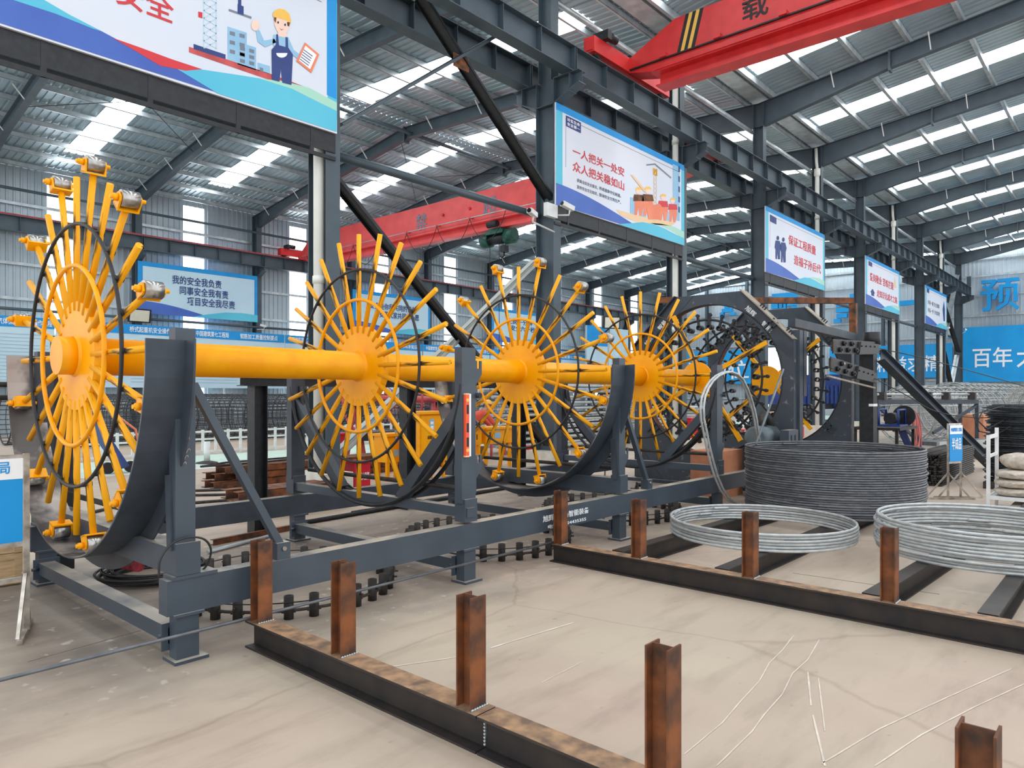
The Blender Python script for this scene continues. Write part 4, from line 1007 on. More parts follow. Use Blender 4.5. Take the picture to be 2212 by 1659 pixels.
# grey drive motor below the lettered ring frame
mo = thing('drive_motor', 'grey electric drive motor beside the lettered ring frame', 'motor', (11.3, 4.6, 0))
mc = onX(1640, 945, 11.3)
part('housing', MB().tube([mc+V(-.16, 0, 0), mc+V(-.14, 0, 0), mc+V(.12, 0, 0), mc+V(.3, 0, .02), mc+V(.5, 0, .03)], [.15, .19, .19, .15, .15], 24), MOTOR, mo)
for q in range(6): part('cooling_fin', MB().tube([mc+V(.14+.06*q, 0, .02), mc+V(.16+.06*q, 0, .02)], .17, 20), MOTOR, mo)
part('stand', MB().bx(mc.x-.1, mc.x+.45, mc.y-.13, mc.y+.13, 0, mc.z-.13), SLATED, mo)
part('spout', MB().tube([mc+V(.1, 0, .14), mc+V(.08, 0, .3), mc+V(.18, 0, .36), mc+V(.36, 0, .28), mc+V(.48, 0, .14)], .075, 14), BLKG, mo)
cb = thing('control_panel', 'slotted grey control housing at the foot of the ring frame', 'housing', (11.6, 4.3, 0))
part('housing', MB().bx(11.4, 11.815, 4.24, 4.38, 0, 1.08), SLATE, cb)
for q in range(2): part('slot', MB().bx(11.5+.16*q, 11.53+.16*q, 4.232, 4.241, .8, 1.0), PBLACK, cb)
solo('lever_rod', MB().cyl(onY(1633, 960, 3.7), onY(1692, 798, 3.9), .016, 8), MOTOR, 'long thin grey rod leaning against the lettered ring frame', 'rod', onY(1633, 960, 3.7))
# ================================================================== STEEL RACKS, HOOPS AND FLOOR CLUTTER
def rack(label, x, y1, y0, posts, joints):
    t = thing('beam_rack', label, 'rack', (x, y1, 0))
    ys = [y1]+joints+[y0]
    for a, b in zip(ys, ys[1:]):
        g = .004
        part('beam', MB().hb((x, a-g, .0875), (x, b+g, .0875), .175, .135, .012, .008), RUSTD, t)
        part('beam_edge', MB().bx(x-.0675, x+.0675, b+g, a-g, .1751, .1765), RUSTT, t)
    post = MB().hb((0, 0, 0), (0, 0, .525), .1, .1, .008, .007, up=(0, 1, 0)).mesh('post', RUST)
    weld = MB()
    for k in range(7): weld.tube([(-.05+.016*k, -.052, .0), (-.04+.016*k, -.056, .006)], .006, 5)
    weld_me = weld.mesh('weld_bead', GALV)
    for y in posts:
        o = inst('post', post, t, (x, y, .1755)); inst('weld_bead', weld_me, o, (x, y, .177))
    for j in joints:
        mb = MB()
        for k in range(9): mb.tube([(x-.009, j, .02+.016*k), (x-.011, j+.003, .03+.016*k)], .006, 5)
        part('joint_weld', mb, GALV, t)
    return t
PY = [4.32, 3.42, 2.40, 1.375, .36, -.66]
rack('rusty I-beam rack with upright posts, the one with a butt weld', 2.42, 4.41, -1.6, PY, [2.30])
rack('dark I-beam rack with upright posts beside the grey hoops', 5.62, 4.42, -2.4, [4.33, 3.44, 2.40, 1.375, .36], [])
for i, (xa, ya, xb, yb) in enumerate(((5.73, 3.74, 10.9, 3.62), (5.73, 2.70, 10.9, 2.66), (5.73, 1.53, 9.6, 1.36), (5.73, .80, 9.6, .80))):
    solo('bearer_beam', MB().hb((xa, ya, .0875), (xb, yb, .0875), .175, .12, .012, .008), RUSTD,
         ['brown bearer beam under the tall dark hoop stack, farther from the rack corner', 'brown bearer beam under the low hoops and the tall hoop stack', 'brown bearer beam under the deeper pile of grey hoops', 'brown bearer beam at the open side of the deeper hoop pile'][i], 'beam', (xa, ya, 0))
# long reinforcing bar resting on both racks
solo('long_rebar', MB().tube([onY(-60, 1484, 4.388), V(2.42, 4.388, .19), V(5.60, 4.396, .19)], .011, 8), REBARD, 'long ribbed bar lying across both I-beam racks', 'rebar', (2.42, 4.388, .19))
# hoops
def hoops(n, cx, cy, R, z0, m, name, label, group, jit, r=.0125, ribs=True, lean=0):
    rnd = random.Random(n)
    meshes = []
    for k in range(4):
        mb = MB(); a0 = rnd.uniform(0, 6.28); N = 96
        mb.tube([(R*math.cos(a0+2*math.pi*i/N), R*math.sin(a0+2*math.pi*i/N), 0) for i in range(N)], r, 8, closed=True)
        # lapped weld where the ends meet
        mb.tube([((R-.024)*math.cos(a0+j*.03), (R-.024)*math.sin(a0+j*.03), .0) for j in range(8)], r, 7)
        meshes.append(mb.mesh(name, m))
    for i in range(n):
        dx, dy = rnd.uniform(-jit, jit), rnd.uniform(-jit, jit)
        z = z0+i*(2*r+.0006)+r; o = link(name, meshes[i % 4], None, (cx+dx, cy+dy, z)); s = 1+rnd.uniform(-jit, jit)*.3
        o.rotation_euler = (0, 0, rnd.uniform(0, 6.28)); o.scale = (s, s, 1)
        o['label'] = label; o['category'] = 'rebar hoop'; o['group'] = group
hoops(6, 7.43, 3.05, .92, .1765, REBAR, 'rebar_hoop', 'pale grey rebar hoop in the low pile of six', 'low pile of grey hoops', .014, .0145)
hoops(11, 7.95, 1.10, .93, .1765, REBAR, 'rebar_hoop', 'pale grey rebar hoop in the deeper pile of eleven', 'deeper pile of grey hoops', .022, .0145)
hoops(28, 9.80, 3.08, 1.07, .1765, REBARD, 'dark_rebar_hoop', 'dark rebar hoop in the tall round stack', 'tall stack of dark hoops', .012, .014)
# rings of sockets lying on the floor under the machine
fs = MB().pipe((0, 0, .0), (0, 0, .17), .036, .028, 14).bx(-.012, .012, -.05, .05, .045, .06)
fs.cyl((.03, 0, .1), (.07, 0, .1), .008, 6)
fs_me = fs.mesh('bar_socket', BLKG)
for c, R, lab, a0 in (((3.30, 5.48), .87, 'black socket ring lying on the floor under the first rail bay', 0), ((5.80, 5.48), .88, 'black socket ring lying on the floor under the second rail bay', 4), ((8.35, 5.55), .9, 'black socket ring lying on the floor under the third rail bay', 2)):
    t = thing('socket_ring', lab, 'clamp ring', (*c, 0))
    part('flat_hoop', MB().arc((*c, .06), 'Z', R, .012, 60, 6), BLKG, t); part('wire_hoop', MB().arc((*c, .13), 'Z', R+.042, .005, 60, 5), BLK, t)
    for k in range(30):
        a = math.radians(12*k+a0); inst('bar_socket', fs_me, t, (c[0]+R*math.cos(a), c[1]+R*math.sin(a), 0), (0, 0, a))
# socket offcuts heaped beyond the third frame
rnd = random.Random(5)
off_me = MB().pipe((-.09, 0, 0), (.09, 0, 0), .034, .026, 10).bar((0, 0, .03), (0, 0, .13), .02, .03, up=(1, 0, 0)).mesh('loose_socket', BLKG)
for i in range(16):
    a = rnd.uniform(0, 6.28); p = V(10.12+rnd.uniform(-.4, .35), 6.2+rnd.uniform(-.5, .6), .036+.05*(i % 3))
    o = link('loose_socket', off_me, None, p); o.rotation_euler = (rnd.uniform(-.5, .5), 0, a); o['label'] = 'loose black bar socket heaped on the floor under the last frame'; o['category'] = 'socket'; o['group'] = 'heap of loose sockets'
# broom and coiled cable under the first track
br = thing('broom', 'crimson bristle broom head lying under the first wheel track', 'broom', (2.15, 6.0, 0))
part('bristles', MB().tube([onX(190, 1190, 2.3), onX(240, 1205, 2.3), onX(300, 1222, 2.3)], [.05, .07, .05], 12), BRUSH, br); part('handle', MB().cyl(onX(190, 1188, 2.3), onX(174, 1185, 2.32), .014, 8), WOOD, br)
cc = MB()
for k in range(14): cc.arc((2.7+.03*(k % 3), 6.75, .014+.014*(k//2)), 'Z', .34+.026*(k % 5), .012, 36, 6)
solo('cable_coil', cc, HOSEB, 'flat coil of black cable on the floor behind the broom', 'cable', (2.75, 6.75, 0))
solo('white_brush', MB().bar((PX_[0]+.04, 4.65, .80), (PX_[0]+.04, 4.645, .93), .03, .02).bar((PX_[0]+.04, 4.65, .70), (PX_[0]+.04, 4.65, .81), .035, .03), PTAN, 'small pale hand brush standing on the first cross beam', 'brush', (PX_[0], 4.65, .70))
# twin black posts carrying a beam behind the machine
bp_ = thing('black_gantry', 'black H-post gantry standing behind the machine', 'gantry', (4.42, 7.98, 0))
for x in (4.42, 6.75, 9.2): part('post', MB().hb((x, 7.98, 0), (x, 7.98, 1.75), .17, .17, .01, .01, up=(1, 0, 0)), BLK, bp_)
part('top_beam', MB().hb((4.2, 7.98, 1.82), (9.6, 7.98, 1.82), .14, .17, .01, .01), BLK, bp_)
# black pillar with sloping cap at the far end of the first track
bl = thing('black_pillar', 'black pillar with a sloping cap at the far post of the first track', 'pillar', (2.25, 7.75, 0))
part('shaft', MB().bx(2.1, 2.35, 7.62, 7.82, 0, 1.9), BLK, bl); part('cap', MB().prism([(1.98, 7.45, 1.98), (2.5, 7.45, 2.03), (2.5, 7.95, 1.93), (1.98, 7.95, 1.86)], (0, 0, .025)), BLK, bl)
part('pipe', MB().cyl((2.2, 7.7, 1.9), (2.2, 7.7, 2.2), .03, 10), BLK, bl)
for z in (1.74, 1.62): part('rail_pipe', MB().cyl((.6, 7.9, z), (2.15, 7.72, z), .025, 8), BLKG, bl)
# ---- left sign stand
P0 = gnd(40, 1393)
ss = thing('sign_stand', 'stainless stand with a blue sign beside the wooden crates', 'sign stand', P0)
zt = onY(40, 985, P0.y).z
part('foot_tube', MB().bar((P0.x-.0, P0.y-.02, .018), (P0.x+.19, P0.y+.46, .018), .034, .034), STAINL, ss)
part('upright', MB().bar((P0.x+.10, P0.y+.22, .03), (P0.x+.10, P0.y+.22, zt), .034, .034, up=(0, 1, 0)), STAINL, ss)
part('stay', MB().bar((P0.x, P0.y+.02, .03), (P0.x+.09, P0.y+.2, .42), .022, .022), STAINL, ss); part('stay', MB().bar((P0.x+.17, P0.y+.42, .03), (P0.x+.09, P0.y+.24, .42), .022, .022), STAINL, ss)
for z in (zt-.02, zt-.62, zt-.86): part('cross_tube', MB().bar((P0.x-.8, P0.y+.22, z), (P0.x+.10, P0.y+.22, z), .03, .03), STAINL, ss)
part('far_upright', MB().bar((P0.x-.8, P0.y+.22, .03), (P0.x-.8, P0.y+.22, zt), .034, .034, up=(0, 1, 0)), STAINL, ss)
part('sign_plate', MB().bx(P0.x-.70, P0.x+.075, P0.y+.2, P0.y+.212, zt-.6, zt-.03), SKYB, ss)
part('sign_header', MB().bx(P0.x-.70, P0.x+.075, P0.y+.197, P0.y+.2, zt-.17, zt-.03), PWHITE, ss)
lettering('局', (P0.x-.08, P0.y+.195, zt-.13), (1, 0, 0), SKYB, ss, .08, .08, .02)
part('sign_bar', MB().bx(P0.x-.4, P0.x-.06, P0.y+.196, P0.y+.2, zt-.43, zt-.37), PWHITE, ss)
# crates behind it
for i, (u0, u1, v0, v1) in enumerate(((-60, 50, 1225, 1172), (-60, 52, 1170, 1140))):
    pass
cr = gnd(48, 1262)
for i, (z0, z1) in enumerate(((.02, .28), (.285, .55))):
    t = thing('wooden_crate', ['pale wooden crate at the bottom behind the sign stand', 'pale wooden crate stacked on another behind the sign stand'][i], 'crate', (cr.x, cr.y, z0 if i else 0))
    part('box', MB().bx(cr.x-.9, cr.x, cr.y, cr.y+.5, z0, z1), WOOD, t); part('batten', MB().bx(cr.x-.9, cr.x+.012, cr.y-.012, cr.y, z1-.05, z1-.005).bx(cr.x-.06, cr.x+.012, cr.y-.012, cr.y, z0, z1-.05), WOOD, t)
    if i == 0: part('skid', MB().bx(cr.x-.9, cr.x, cr.y+.05, cr.y+.12, 0, .02).bx(cr.x-.9, cr.x, cr.y+.38, cr.y+.45, 0, .02), WOOD, t)
# ---- right sign stand 半成品
q0 = gnd(2048, 1079); q1 = q0+V(.30, -.12, 0)
qs = thing('sign_stand', 'stainless stand with a blue sign before the black bar pile', 'sign stand', q0)
dq = (q1-q0); zz = onY(2045, 915, q0.y).z
for p in (q0, q1):
    n = V(-dq.y, dq.x, 0).normalized()
    part('upright', MB().bar(p+V(0, 0, .02), p+V(0, 0, zz), .03, .03, up=(0, 1, 0)), STAINL, qs)
    ax_ = V(.45, -.55, 0).normalized()*.42
    part('foot_tube', MB().bar(p-ax_+V(0, 0, .015), p+ax_+V(0, 0, .015), .03, .03), STAINL, qs)
    part('stay', MB().bar(p-ax_*.8+V(0, 0, .03), p+V(0, 0, .42), .02, .02), STAINL, qs); part('stay', MB().bar(p+ax_*.8+V(0, 0, .03), p+V(0, 0, .42), .02, .02), STAINL, qs)
for z in (zz-.015, zz-.62): part('cross_tube', MB().bar(q0+V(0, 0, z), q1+V(0, 0, z), .028, .028), STAINL, qs)
nn = V(dq.y, -dq.x, 0).normalized()*.02
P_ = [q0+nn+V(0, 0, zz-.6), q1+nn+V(0, 0, zz-.6), q1+nn+V(0, 0, zz-.03), q0+nn+V(0, 0, zz-.03)]
part('sign_plate', MB().prism(P_, nn*.4), SKYB, qs); part('sign_header', MB().prism([P_[3]+nn*.45+V(0, 0, -.14), P_[2]+nn*.45+V(0, 0, -.14), P_[2]+nn*.45, P_[3]+nn*.45], nn*.05), PWHITE, qs)
lettering('半成品', q0+nn*1.6+dq.normalized()*dq.length*.14+V(0, 0, zz-.42), dq, PWHITE, qs, .19, dq.length*.75, .03)
lettering('中国建筑第七工程局', q0+nn*1.6+dq.normalized()*dq.length*.08+V(0, 0, zz-.13), dq, SKYB, qs, .06, dq.length*.84, .01)
# pile of black bars behind that sign
bars_me = MB().cyl((0, 0, 0), (3.2, 0, 0), .02, 8).mesh('steel_bar', BLKG)
base = V(14.35, 3.38, 0); ddir = 0.0; rnd = random.Random(11); cnt = 0
sd = V(-math.sin(ddir), math.cos(ddir), 0)
for r in range(14):
    for c in range(16-max(0, r-7)//2):
        if (c+r) % 5 == 4 and r > 10: continue
        p = base+V(.35, -.0, 0)+sd*(-.62+.0415*c)+V(rnd.uniform(-.08, .08), 0, .021+.041*r)
        o = link('steel_bar', bars_me, None, p); o.rotation_euler = (0, 0, ddir)
        o['label'] = 'short black bar in the pile behind the small blue sign'; o['category'] = 'steel bar'; o['group'] = 'pile of black bars'
# white rack with sacks
wp = gnd(2135, 1105)
wr = thing('white_rack', 'white metal rack loaded with woven sacks', 'rack', wp)
hz = onY(2135, 940, wp.y).z
for dx, dy in ((0, 0), (0, -1.1), (.75, 0), (.75, -1.1)): part('post', MB().bx(wp.x+dx-.022, wp.x+dx+.022, wp.y+dy-.022, wp.y+dy+.022, 0, hz if dx == 0 else hz+.08), WHITE, wr)
for z in (.2,): part('side_rail', MB().bar(wp+V(0, 0, z), wp+V(0, -1.1, z), .03, .05), WHITE, wr); part('side_rail', MB().bar(wp+V(.75, 0, z), wp+V(.75, -1.1, z), .03, .05), WHITE, wr); part('end_rail', MB().bar(wp+V(0, 0, z), wp+V(.75, 0, z), .03, .05), WHITE, wr)
part('end_rail', MB().bar(wp+V(0, 0, hz-.03), wp+V(.75, 0, hz-.03), .03, .05), WHITE, wr); part('end_rail', MB().bar(wp+V(0, 0, hz-.3), wp+V(.75, 0, hz-.3), .03, .04), WHITE, wr)
part('deck', MB().bx(wp.x, wp.x+.75, wp.y-1.1, wp.y, .2, .215), WHITE, wr)
solo('rack_bearer', MB().hb((wp.x-.6, wp.y-.32, .06), (wp.x+.9, wp.y-.32, .06), .12, .12), SLATED, 'slate beam under the white sack rack', 'beam', (wp.x-.6, wp.y-.32, 0))
def sack(loc, L, W, H, rz, lab, seed):
    rnd = random.Random(seed); mb = MB(); n, m = 14, 18; vs = []
    for i in range(n+1):
        t = i/n; x = (t-.5)*L; k = (1-abs(2*t-1)**4)**.5*.92+.06
        for j in range(m):
            a = 2*math.pi*j/m; cy, cz = math.cos(a), math.sin(a)
            wob = 1+.05*math.sin(3*a+seed)+rnd.uniform(-.035, .035)
            vs.append((x+.02*math.sin(a*2+seed), math.copysign(abs(cy)**.7, cy)*W/2*k*wob, H/2+math.copysign(abs(cz)**.75, cz)*H/2*k*wob))
    fs = [(i*m+j, i*m+(j+1) % m, (i+1)*m+(j+1) % m, (i+1)*m+j) for i in range(n) for j in range(m)]+[list(range(m))[::-1], [n*m+j for j in range(m)]]
    mb._add(vs, fs, True); o = link('woven_sack', mb.mesh('woven_sack', SACK), None, loc); o.rotation_euler = (0, 0, rz); o['label'] = lab; o['category'] = 'sack'; o['group'] = 'woven sacks on the white rack'
for r in range(3):
    for c in range(2):
        sack(wp+V(.36, -.30-.56*c, .216+.122*r), .7, .52, .125, .06*(r-1.5), 'pale woven sack lying flat in the layers on the white rack', r*7+c)
sack(wp+V(.36, -.34, .585), .46, .4, .24, 1.2, 'crumpled pale woven sack bulging on top of the layers', 51)
# black wire coil at the right edge with its pay-off post
wc = V(15.5, 1.55, 0); cm = MB(); rnd = random.Random(2)
for k in range(40):
    R = .62+.05*math.sin(k*1.7)+rnd.uniform(-.02, .02); z = .12+k*.034
    cm.arc((wc.x+rnd.uniform(-.02, .02), wc.y+rnd.uniform(-.02, .02), z), 'Z', R, .012, 40, 5); cm.arc((wc.x, wc.y, z+.017), 'Z', R-.05, .012, 36, 5)
wct = thing('wire_coil', 'tall coil of black wire rod by the pay-off post', 'wire coil', wc)
o = part('windings', cm, WIRE, wct); o['kind'] = 'stuff'
part('pallet', MB().bx(wc.x-.6, wc.x+.6, wc.y-.6, wc.y+.6, 0, .12), BLKG, wct)
part('loose_end', MB().tube([wc+V(-.6, .2, 1.35), wc+V(-.95, .55, 1.38), wc+V(-1.1, .6, 1.2), wc+V(-.9, .5, 1.05), wc+V(-.6, .3, 1.2)], .012, 6), WIRE, wct)
part('loose_end', MB().tube([wc+V(-.5, .3, 1.45), wc+V(-.9, .7, 1.3), wc+V(-1.0, .6, 1.02), wc+V(-.7, .4, .95), wc+V(-.55, .2, 1.1)], .012, 6), WIRE, wct)
pp_ = thing('payoff_post', 'tall black pay-off post standing behind the wire coil', 'post', wc+V(1.2, -.0, 0))
part('post', MB().hb(wc+V(1.2, 0, 0), wc+V(1.2, 0, 2.5), .3, .3), SLATED, pp_); part('base', MB().bx(wc.x+.85, wc.x+1.55, wc.y-.35, wc.y+.35, 0, .03), SLATED, pp_)
# blue welder on a table and hose reel
we = V(18.4, 4.55, 0)
tb2 = thing('work_table', 'low dark steel work table under the blue wire feeder', 'table', we)
part('top', MB().bx(17.2, 18.8, 4.0, 5.0, .86, .92), BLKG, tb2)
for dx in (17.25, 18.7):
    for dy in (4.05, 4.9): part('leg', MB().bx(dx, dx+.06, dy, dy+.06, 0, .86), BLKG, tb2)
wf = thing('wire_feeder', 'blue welding wire feeder with a black spool', 'welder', (18.3, 4.4, .92))
part('frame', MB().tube([(17.9, 4.2, .93), (17.9, 4.2, 1.3), (18.5, 4.2, 1.3), (18.5, 4.2, .93)], .025, 8).tube([(17.9, 4.6, .93), (17.9, 4.6, 1.3), (18.5, 4.6, 1.3), (18.5, 4.6, .93)], .025, 8).bx(17.85, 18.6, 4.15, 4.65, .92, .96), BLUE, wf)
part('motor', MB().cyl((18.0, 4.4, 1.1), (18.45, 4.4, 1.1), .13, 16), BLK, wf); part('spool', MB().cyl((18.62, 4.25, 1.15), (18.7, 4.25, 1.15), .24, 24), BLK, wf)
hr = thing('hose_cart', 'blue leaning cart hung with red and black hoses', 'cart', (19.2, 4.4, 0)); HY = V(0, .72, -.22)
for dy in (0, .35): part('leg', MB().bar((19.5+dy, 4.22, 0), (19.0+dy, 4.57, 1.13), .06, .06), BLUE, hr)
part('body', MB().bar((18.9, 4.42, .85), (19.7, 4.42, 1.2), .3, .2), BLUE, hr)
rnd = random.Random(9)
for k in range(9):
    a = rnd.uniform(0, .5); b = .35+rnd.uniform(0, .25); x0 = 19.25+rnd.uniform(-.1, .25); zb = .25+rnd.uniform(0, .4)
    pts = [V(19.45, 3.5, 1.5), V(x0-.15, 3.42, 1.3), V(x0-.2+a*.2, 3.4, zb+.3), V(x0, 3.4, zb), V(x0+.25, 3.4, zb+.25), V(x0+.3, 3.44, 1.2), V(19.5, 3.5, 1.48)]
    part('hose', MB().tube(smooth([p+HY for p in pts]), .02, 6), HOSER if k % 3 else HOSEB, hr)
# straightening table with rollers in the background
ta = thing('roller_table', 'slate trestle table with a shaft and bearings before the grey cages', 'table', (21.5, 4.5, 0))
A, B = V(20.6, 5.35, 0), V(23.6, 3.55, 0); Zt = 1.45
part('top_beam', MB().bar(A+V(0, 0, Zt), B+V(0, 0, Zt), .12, .12), SLATED, ta); part('top_beam', MB().bar(A+V(1.2, .6, Zt), B+V(1.2, .6, Zt), .12, .12), SLATED, ta)
for p in (A, B, A+V(1.2, .6, 0), B+V(1.2, .6, 0)): part('leg', MB().bar(p, p+V(0, 0, Zt-.06), .09, .09, up=(0, 1, 0)), SLATED, ta)
part('diagonal', MB().bar(A+V(0, 0, Zt-.1), A.lerp(B, .45)+V(0, 0, .3), .07, .07), SLATED, ta); part('diagonal', MB().bar(B+V(0, 0, Zt-.1), B.lerp(A, .45)+V(0, 0, .6), .07, .07), SLATED, ta)
part('shaft', MB().cyl(A+V(0, 0, Zt+.2), B+V(0, 0, Zt+.2), .035, 10), GALV, ta)
for f in (.05, .5, .68, .95): p = A.lerp(B, f); part('bearing', MB().bar(p+V(-.12, 0, Zt+.16), p+V(.12, 0, Zt+.16), .18, .2), BLKG, ta)
tr = thing('conveyor_bed', 'long pale steel conveyor bed along the floor behind the hose cart', 'conveyor', (20, 3.6, 0))
part('side', MB().bar((20.2, 3.85, .33), (24.6, 1.85, .33), .08, .3), GREYB, tr); part('bed', MB().bar((20.35, 4.15, .42), (24.75, 2.15, .42), .6, .1), REBARD, tr)
for f in (.1, .5, .9): p = V(20.2, 3.85, 0).lerp(V(24.6, 1.85, 0), f); part('caster_leg', MB().bar(p, p+V(0, 0, .2), .05, .05, up=(0, 1, 0)), GALV, tr)
solo('plywood_box', MB().bx(25.0, 26.0, 3.6, 4.3, 0, 1.05), WOODR, 'brown plywood box beside the trestle table', 'box', (25.0, 3.6, 0))
solo('red_bin', MB().bx(25.4, 26.2, 2.5, 3.0, 0, .75), REDB, 'red bin standing before the far cages', 'bin', (25.4, 2.5, 0))

# ---- reinforcement cages
def cage(label, c0, c1, R, nb, pitch, m, r=.014):
    c0, c1 = Vector(c0), Vector(c1); d = (c1-c0); L = d.length; d.normalize(); s = V(-d.y, d.x, 0)
    t = thing('rebar_cage', label, 'rebar cage', (c0.x, c0.y, 0)); mb = MB()
    for k in range(nb):
        a = 2*math.pi*k/nb; o = s*math.cos(a)*R+V(0, 0, R+math.sin(a)*R+r); mb.tube([c0+o, c1+o], r, 5)
    part('longitudinal_bars', mb, m, t, kind='stuff')
    mb = MB(); n = int(L/pitch)
    for i in range(n+1):
        c = c0+d*(i*pitch)+V(0, 0, R+r); mb.tube([c+s*math.cos(2*math.pi*q/28)*(R+r)+V(0, 0, math.sin(2*math.pi*q/28)*(R+r)) for q in range(28)], r*.75, 4, closed=True)
    part('hoops', mb, m, t, kind='stuff')
    mb = MB()
    for i in range(0, n+1, max(1, int(2/pitch))):
        c = c0+d*(i*pitch)+V(0, 0, R+r); mb.tube([c+s*math.cos(2*math.pi*q/20)*(R-2*r)+V(0, 0, math.sin(2*math.pi*q/20)*(R-2*r)) for q in range(20)], r*1.3, 5, closed=True)
    part('stiffener_rings', mb, m, t, kind='stuff')
CAGEP = mat('pale_cage_steel', srgb(186, 190, 190), srgb(150, 154, 156), 9, .5, .4)
CAGED = mat('cage_steel', srgb(84, 86, 90), srgb(62, 64, 68), 9, .55, .4)
cage('dark rebar cage lying along the long wall behind the first wheel', (7.6, 24.9, 0), (13.3, 24.9, 0), .82, 40, .2, CAGED)
cage('dark rebar cage lying along the long wall behind the slate brace', (13.7, 24.9, 0), (27.5, 24.9, 0), .82, 44, .17, CAGED)
cage('second dark rebar cage close to the notice panels', (6.5, 27.6, 0), (26, 27.6, 0), .8, 30, .22, CAGED)
cage('pale rebar cage on the floor behind the roller table', (26.6, 6.0, 0), (33.5, 4.7, 0), .95, 20, .8, CAGEP, .024)
cage('pale rebar cage nearest the gable banner', (30.0, 2.6, 0), (40.0, 1.9, 0), 1.05, 20, .8, CAGEP, .024)
cage('large pale rebar cage below the last middle columns', (34.2, 6.1, 0), (44, 5.1, 0), 1.05, 20, .8, CAGEP, .024)
for i, (a, b) in enumerate((((37.0, 8.1), (41.0, 7.6)), ((45.5, 4.9), (51, 4.4)))):
    mb = MB(); c0, c1 = V(*a, 0), V(*b, 0); d = (c1-c0).normalized(); s = V(-d.y, d.x, 0); vs = []
    for q in range(17):
        an = math.pi*q/16; o = s*math.cos(an)*1.15+V(0, 0, 2.05*math.sin(an)+.0); vs += [c0+o, c1+o]
    mb._add(vs, [(2*q, 2*q+1, 2*q+3, 2*q+2) for q in range(16)], True); mb._add([v for v in vs[::2]], [list(range(17))]); mb._add([v for v in vs[1::2]], [list(range(17))])
    solo('covered_stack', mb, GREYB, ['pale grey sheet-covered stack behind the roller table', 'pale grey sheet-covered stack near the gable banner'][i], 'covered stack', c0)
# ================================================================== CRANES
def girder(t, x, y0, y1, zt, hz, w, m, taper=1.1):
    """box girder along Y with tapered ends and a lower I-flange"""
    s = 1 if y1 > y0 else -1
    side = [(y0, zt), (y1, zt), (y1, zt-hz*.45), (y1-s*taper, zt-hz), (y0+s*taper, zt-hz), (y0, zt-hz*.45)]
    part('box_girder', MB().prism([(x-w/2, y, z) for y, z in side], (w, 0, 0)), m, t)
    part('lower_flange', MB().hb((x, y0+s*taper, zt-hz-.17), (x, y1-s*taper, zt-hz-.17), .36, w*.9, .03, .02), m, t)
    part('top_flange', MB().bx(x-w/2-.04, x+w/2+.04, min(y0, y1), max(y0, y1), zt, zt+.015), m, t)
    part('side_rail', MB().bar((x-w/2-.06, y0+s*.3, zt-hz+.02), (x-w/2-.06, y1-s*.3, zt-hz+.02), .03, .03), PBLACK, t)
def end_truck(t, x, y, z, L, m):
    k = part('end_truck', MB().bx(x-L/2, x+L/2, y-.14, y+.14, z+.06, z+.40), m, t)
    for s in (-1, 1):
        part('truck_wheel', MB().cyl((x+s*(L/2-.25), y-.09, z+.10), (x+s*(L/2-.25), y+.09, z+.10), .115, 18), BLK, k)
        part('buffer', MB().bx(x+s*L/2-.02, x+s*L/2+.04, y-.1, y+.1, z+.1, z+.36), m, k)
    part('travel_motor', MB().cyl((x-L/2+.45, y-.2, z+.52), (x-L/2+.75, y-.2, z+.52), .1, 14).bx(x-L/2+.3, x-L/2+.45, y-.3, y+.1, z+.4, z+.6), BLK, k)
# near-bay crane (upper right)
ZR = RUN_T+.09
XB = onY(1360, 150, YC-.62).x+.0
cB = thing('bridge_crane', 'red bridge crane with black and yellow stripes over the near bay', 'bridge crane', (XB, YC-.62, ZR))
end_truck(cB, XB, YC-.62, ZR, onY(1440, 200, YC-.62).x-onY(1278, 110, YC-.62).x, RED)
yE = -6.0; side = [(YC-.75, ZR+.36), (YC-1.95, ZR+.9), (yE, ZR+.9), (yE, ZR-.1), (YC-1.3, ZR-.1), (YC-.75, ZR+.04)]
gB = part('box_girder', MB().prism([(XB-.24, y, z) for y, z in side], (.48, 0, 0)), RED, cB)
part('lower_flange', MB().hb((XB, YC-1.45, ZR-.28), (XB, yE, ZR-.28), .36, .42, .03, .02), RED, cB)
part('side_strip', MB().bar((XB-.27, YC-.8, ZR+.08), (XB-.27, yE, ZR+.08), .05, .03), PBLACK, cB)
for k in range(5):
    y = YC-2.0-.085*k
    part('hazard_stripe', MB().prism([(XB-.245, y, ZR+.09), (XB-.245, y-.085, ZR+.09), (XB-.245, y-.085-.22, ZR+.9), (XB-.245, y-.22, ZR+.9)], (.004, 0, 0)), PBLACK if k % 2 == 0 else PYEL, cB)
yl = [onX(u, 30, XB-.245).y for u in (1603, 1660)]
lettering('载', (XB-.246, yl[0], ZR+.26), (0, -1, 0), PBLACK, cB, .55, yl[0]-yl[1], .03)
for y in (YC-1.7, YC-3.0, YC-4.4): part('bracket', MB().bx(XB-.36, XB-.24, y-.08, y+.08, ZR+.09, ZR+.17), RED, cB)
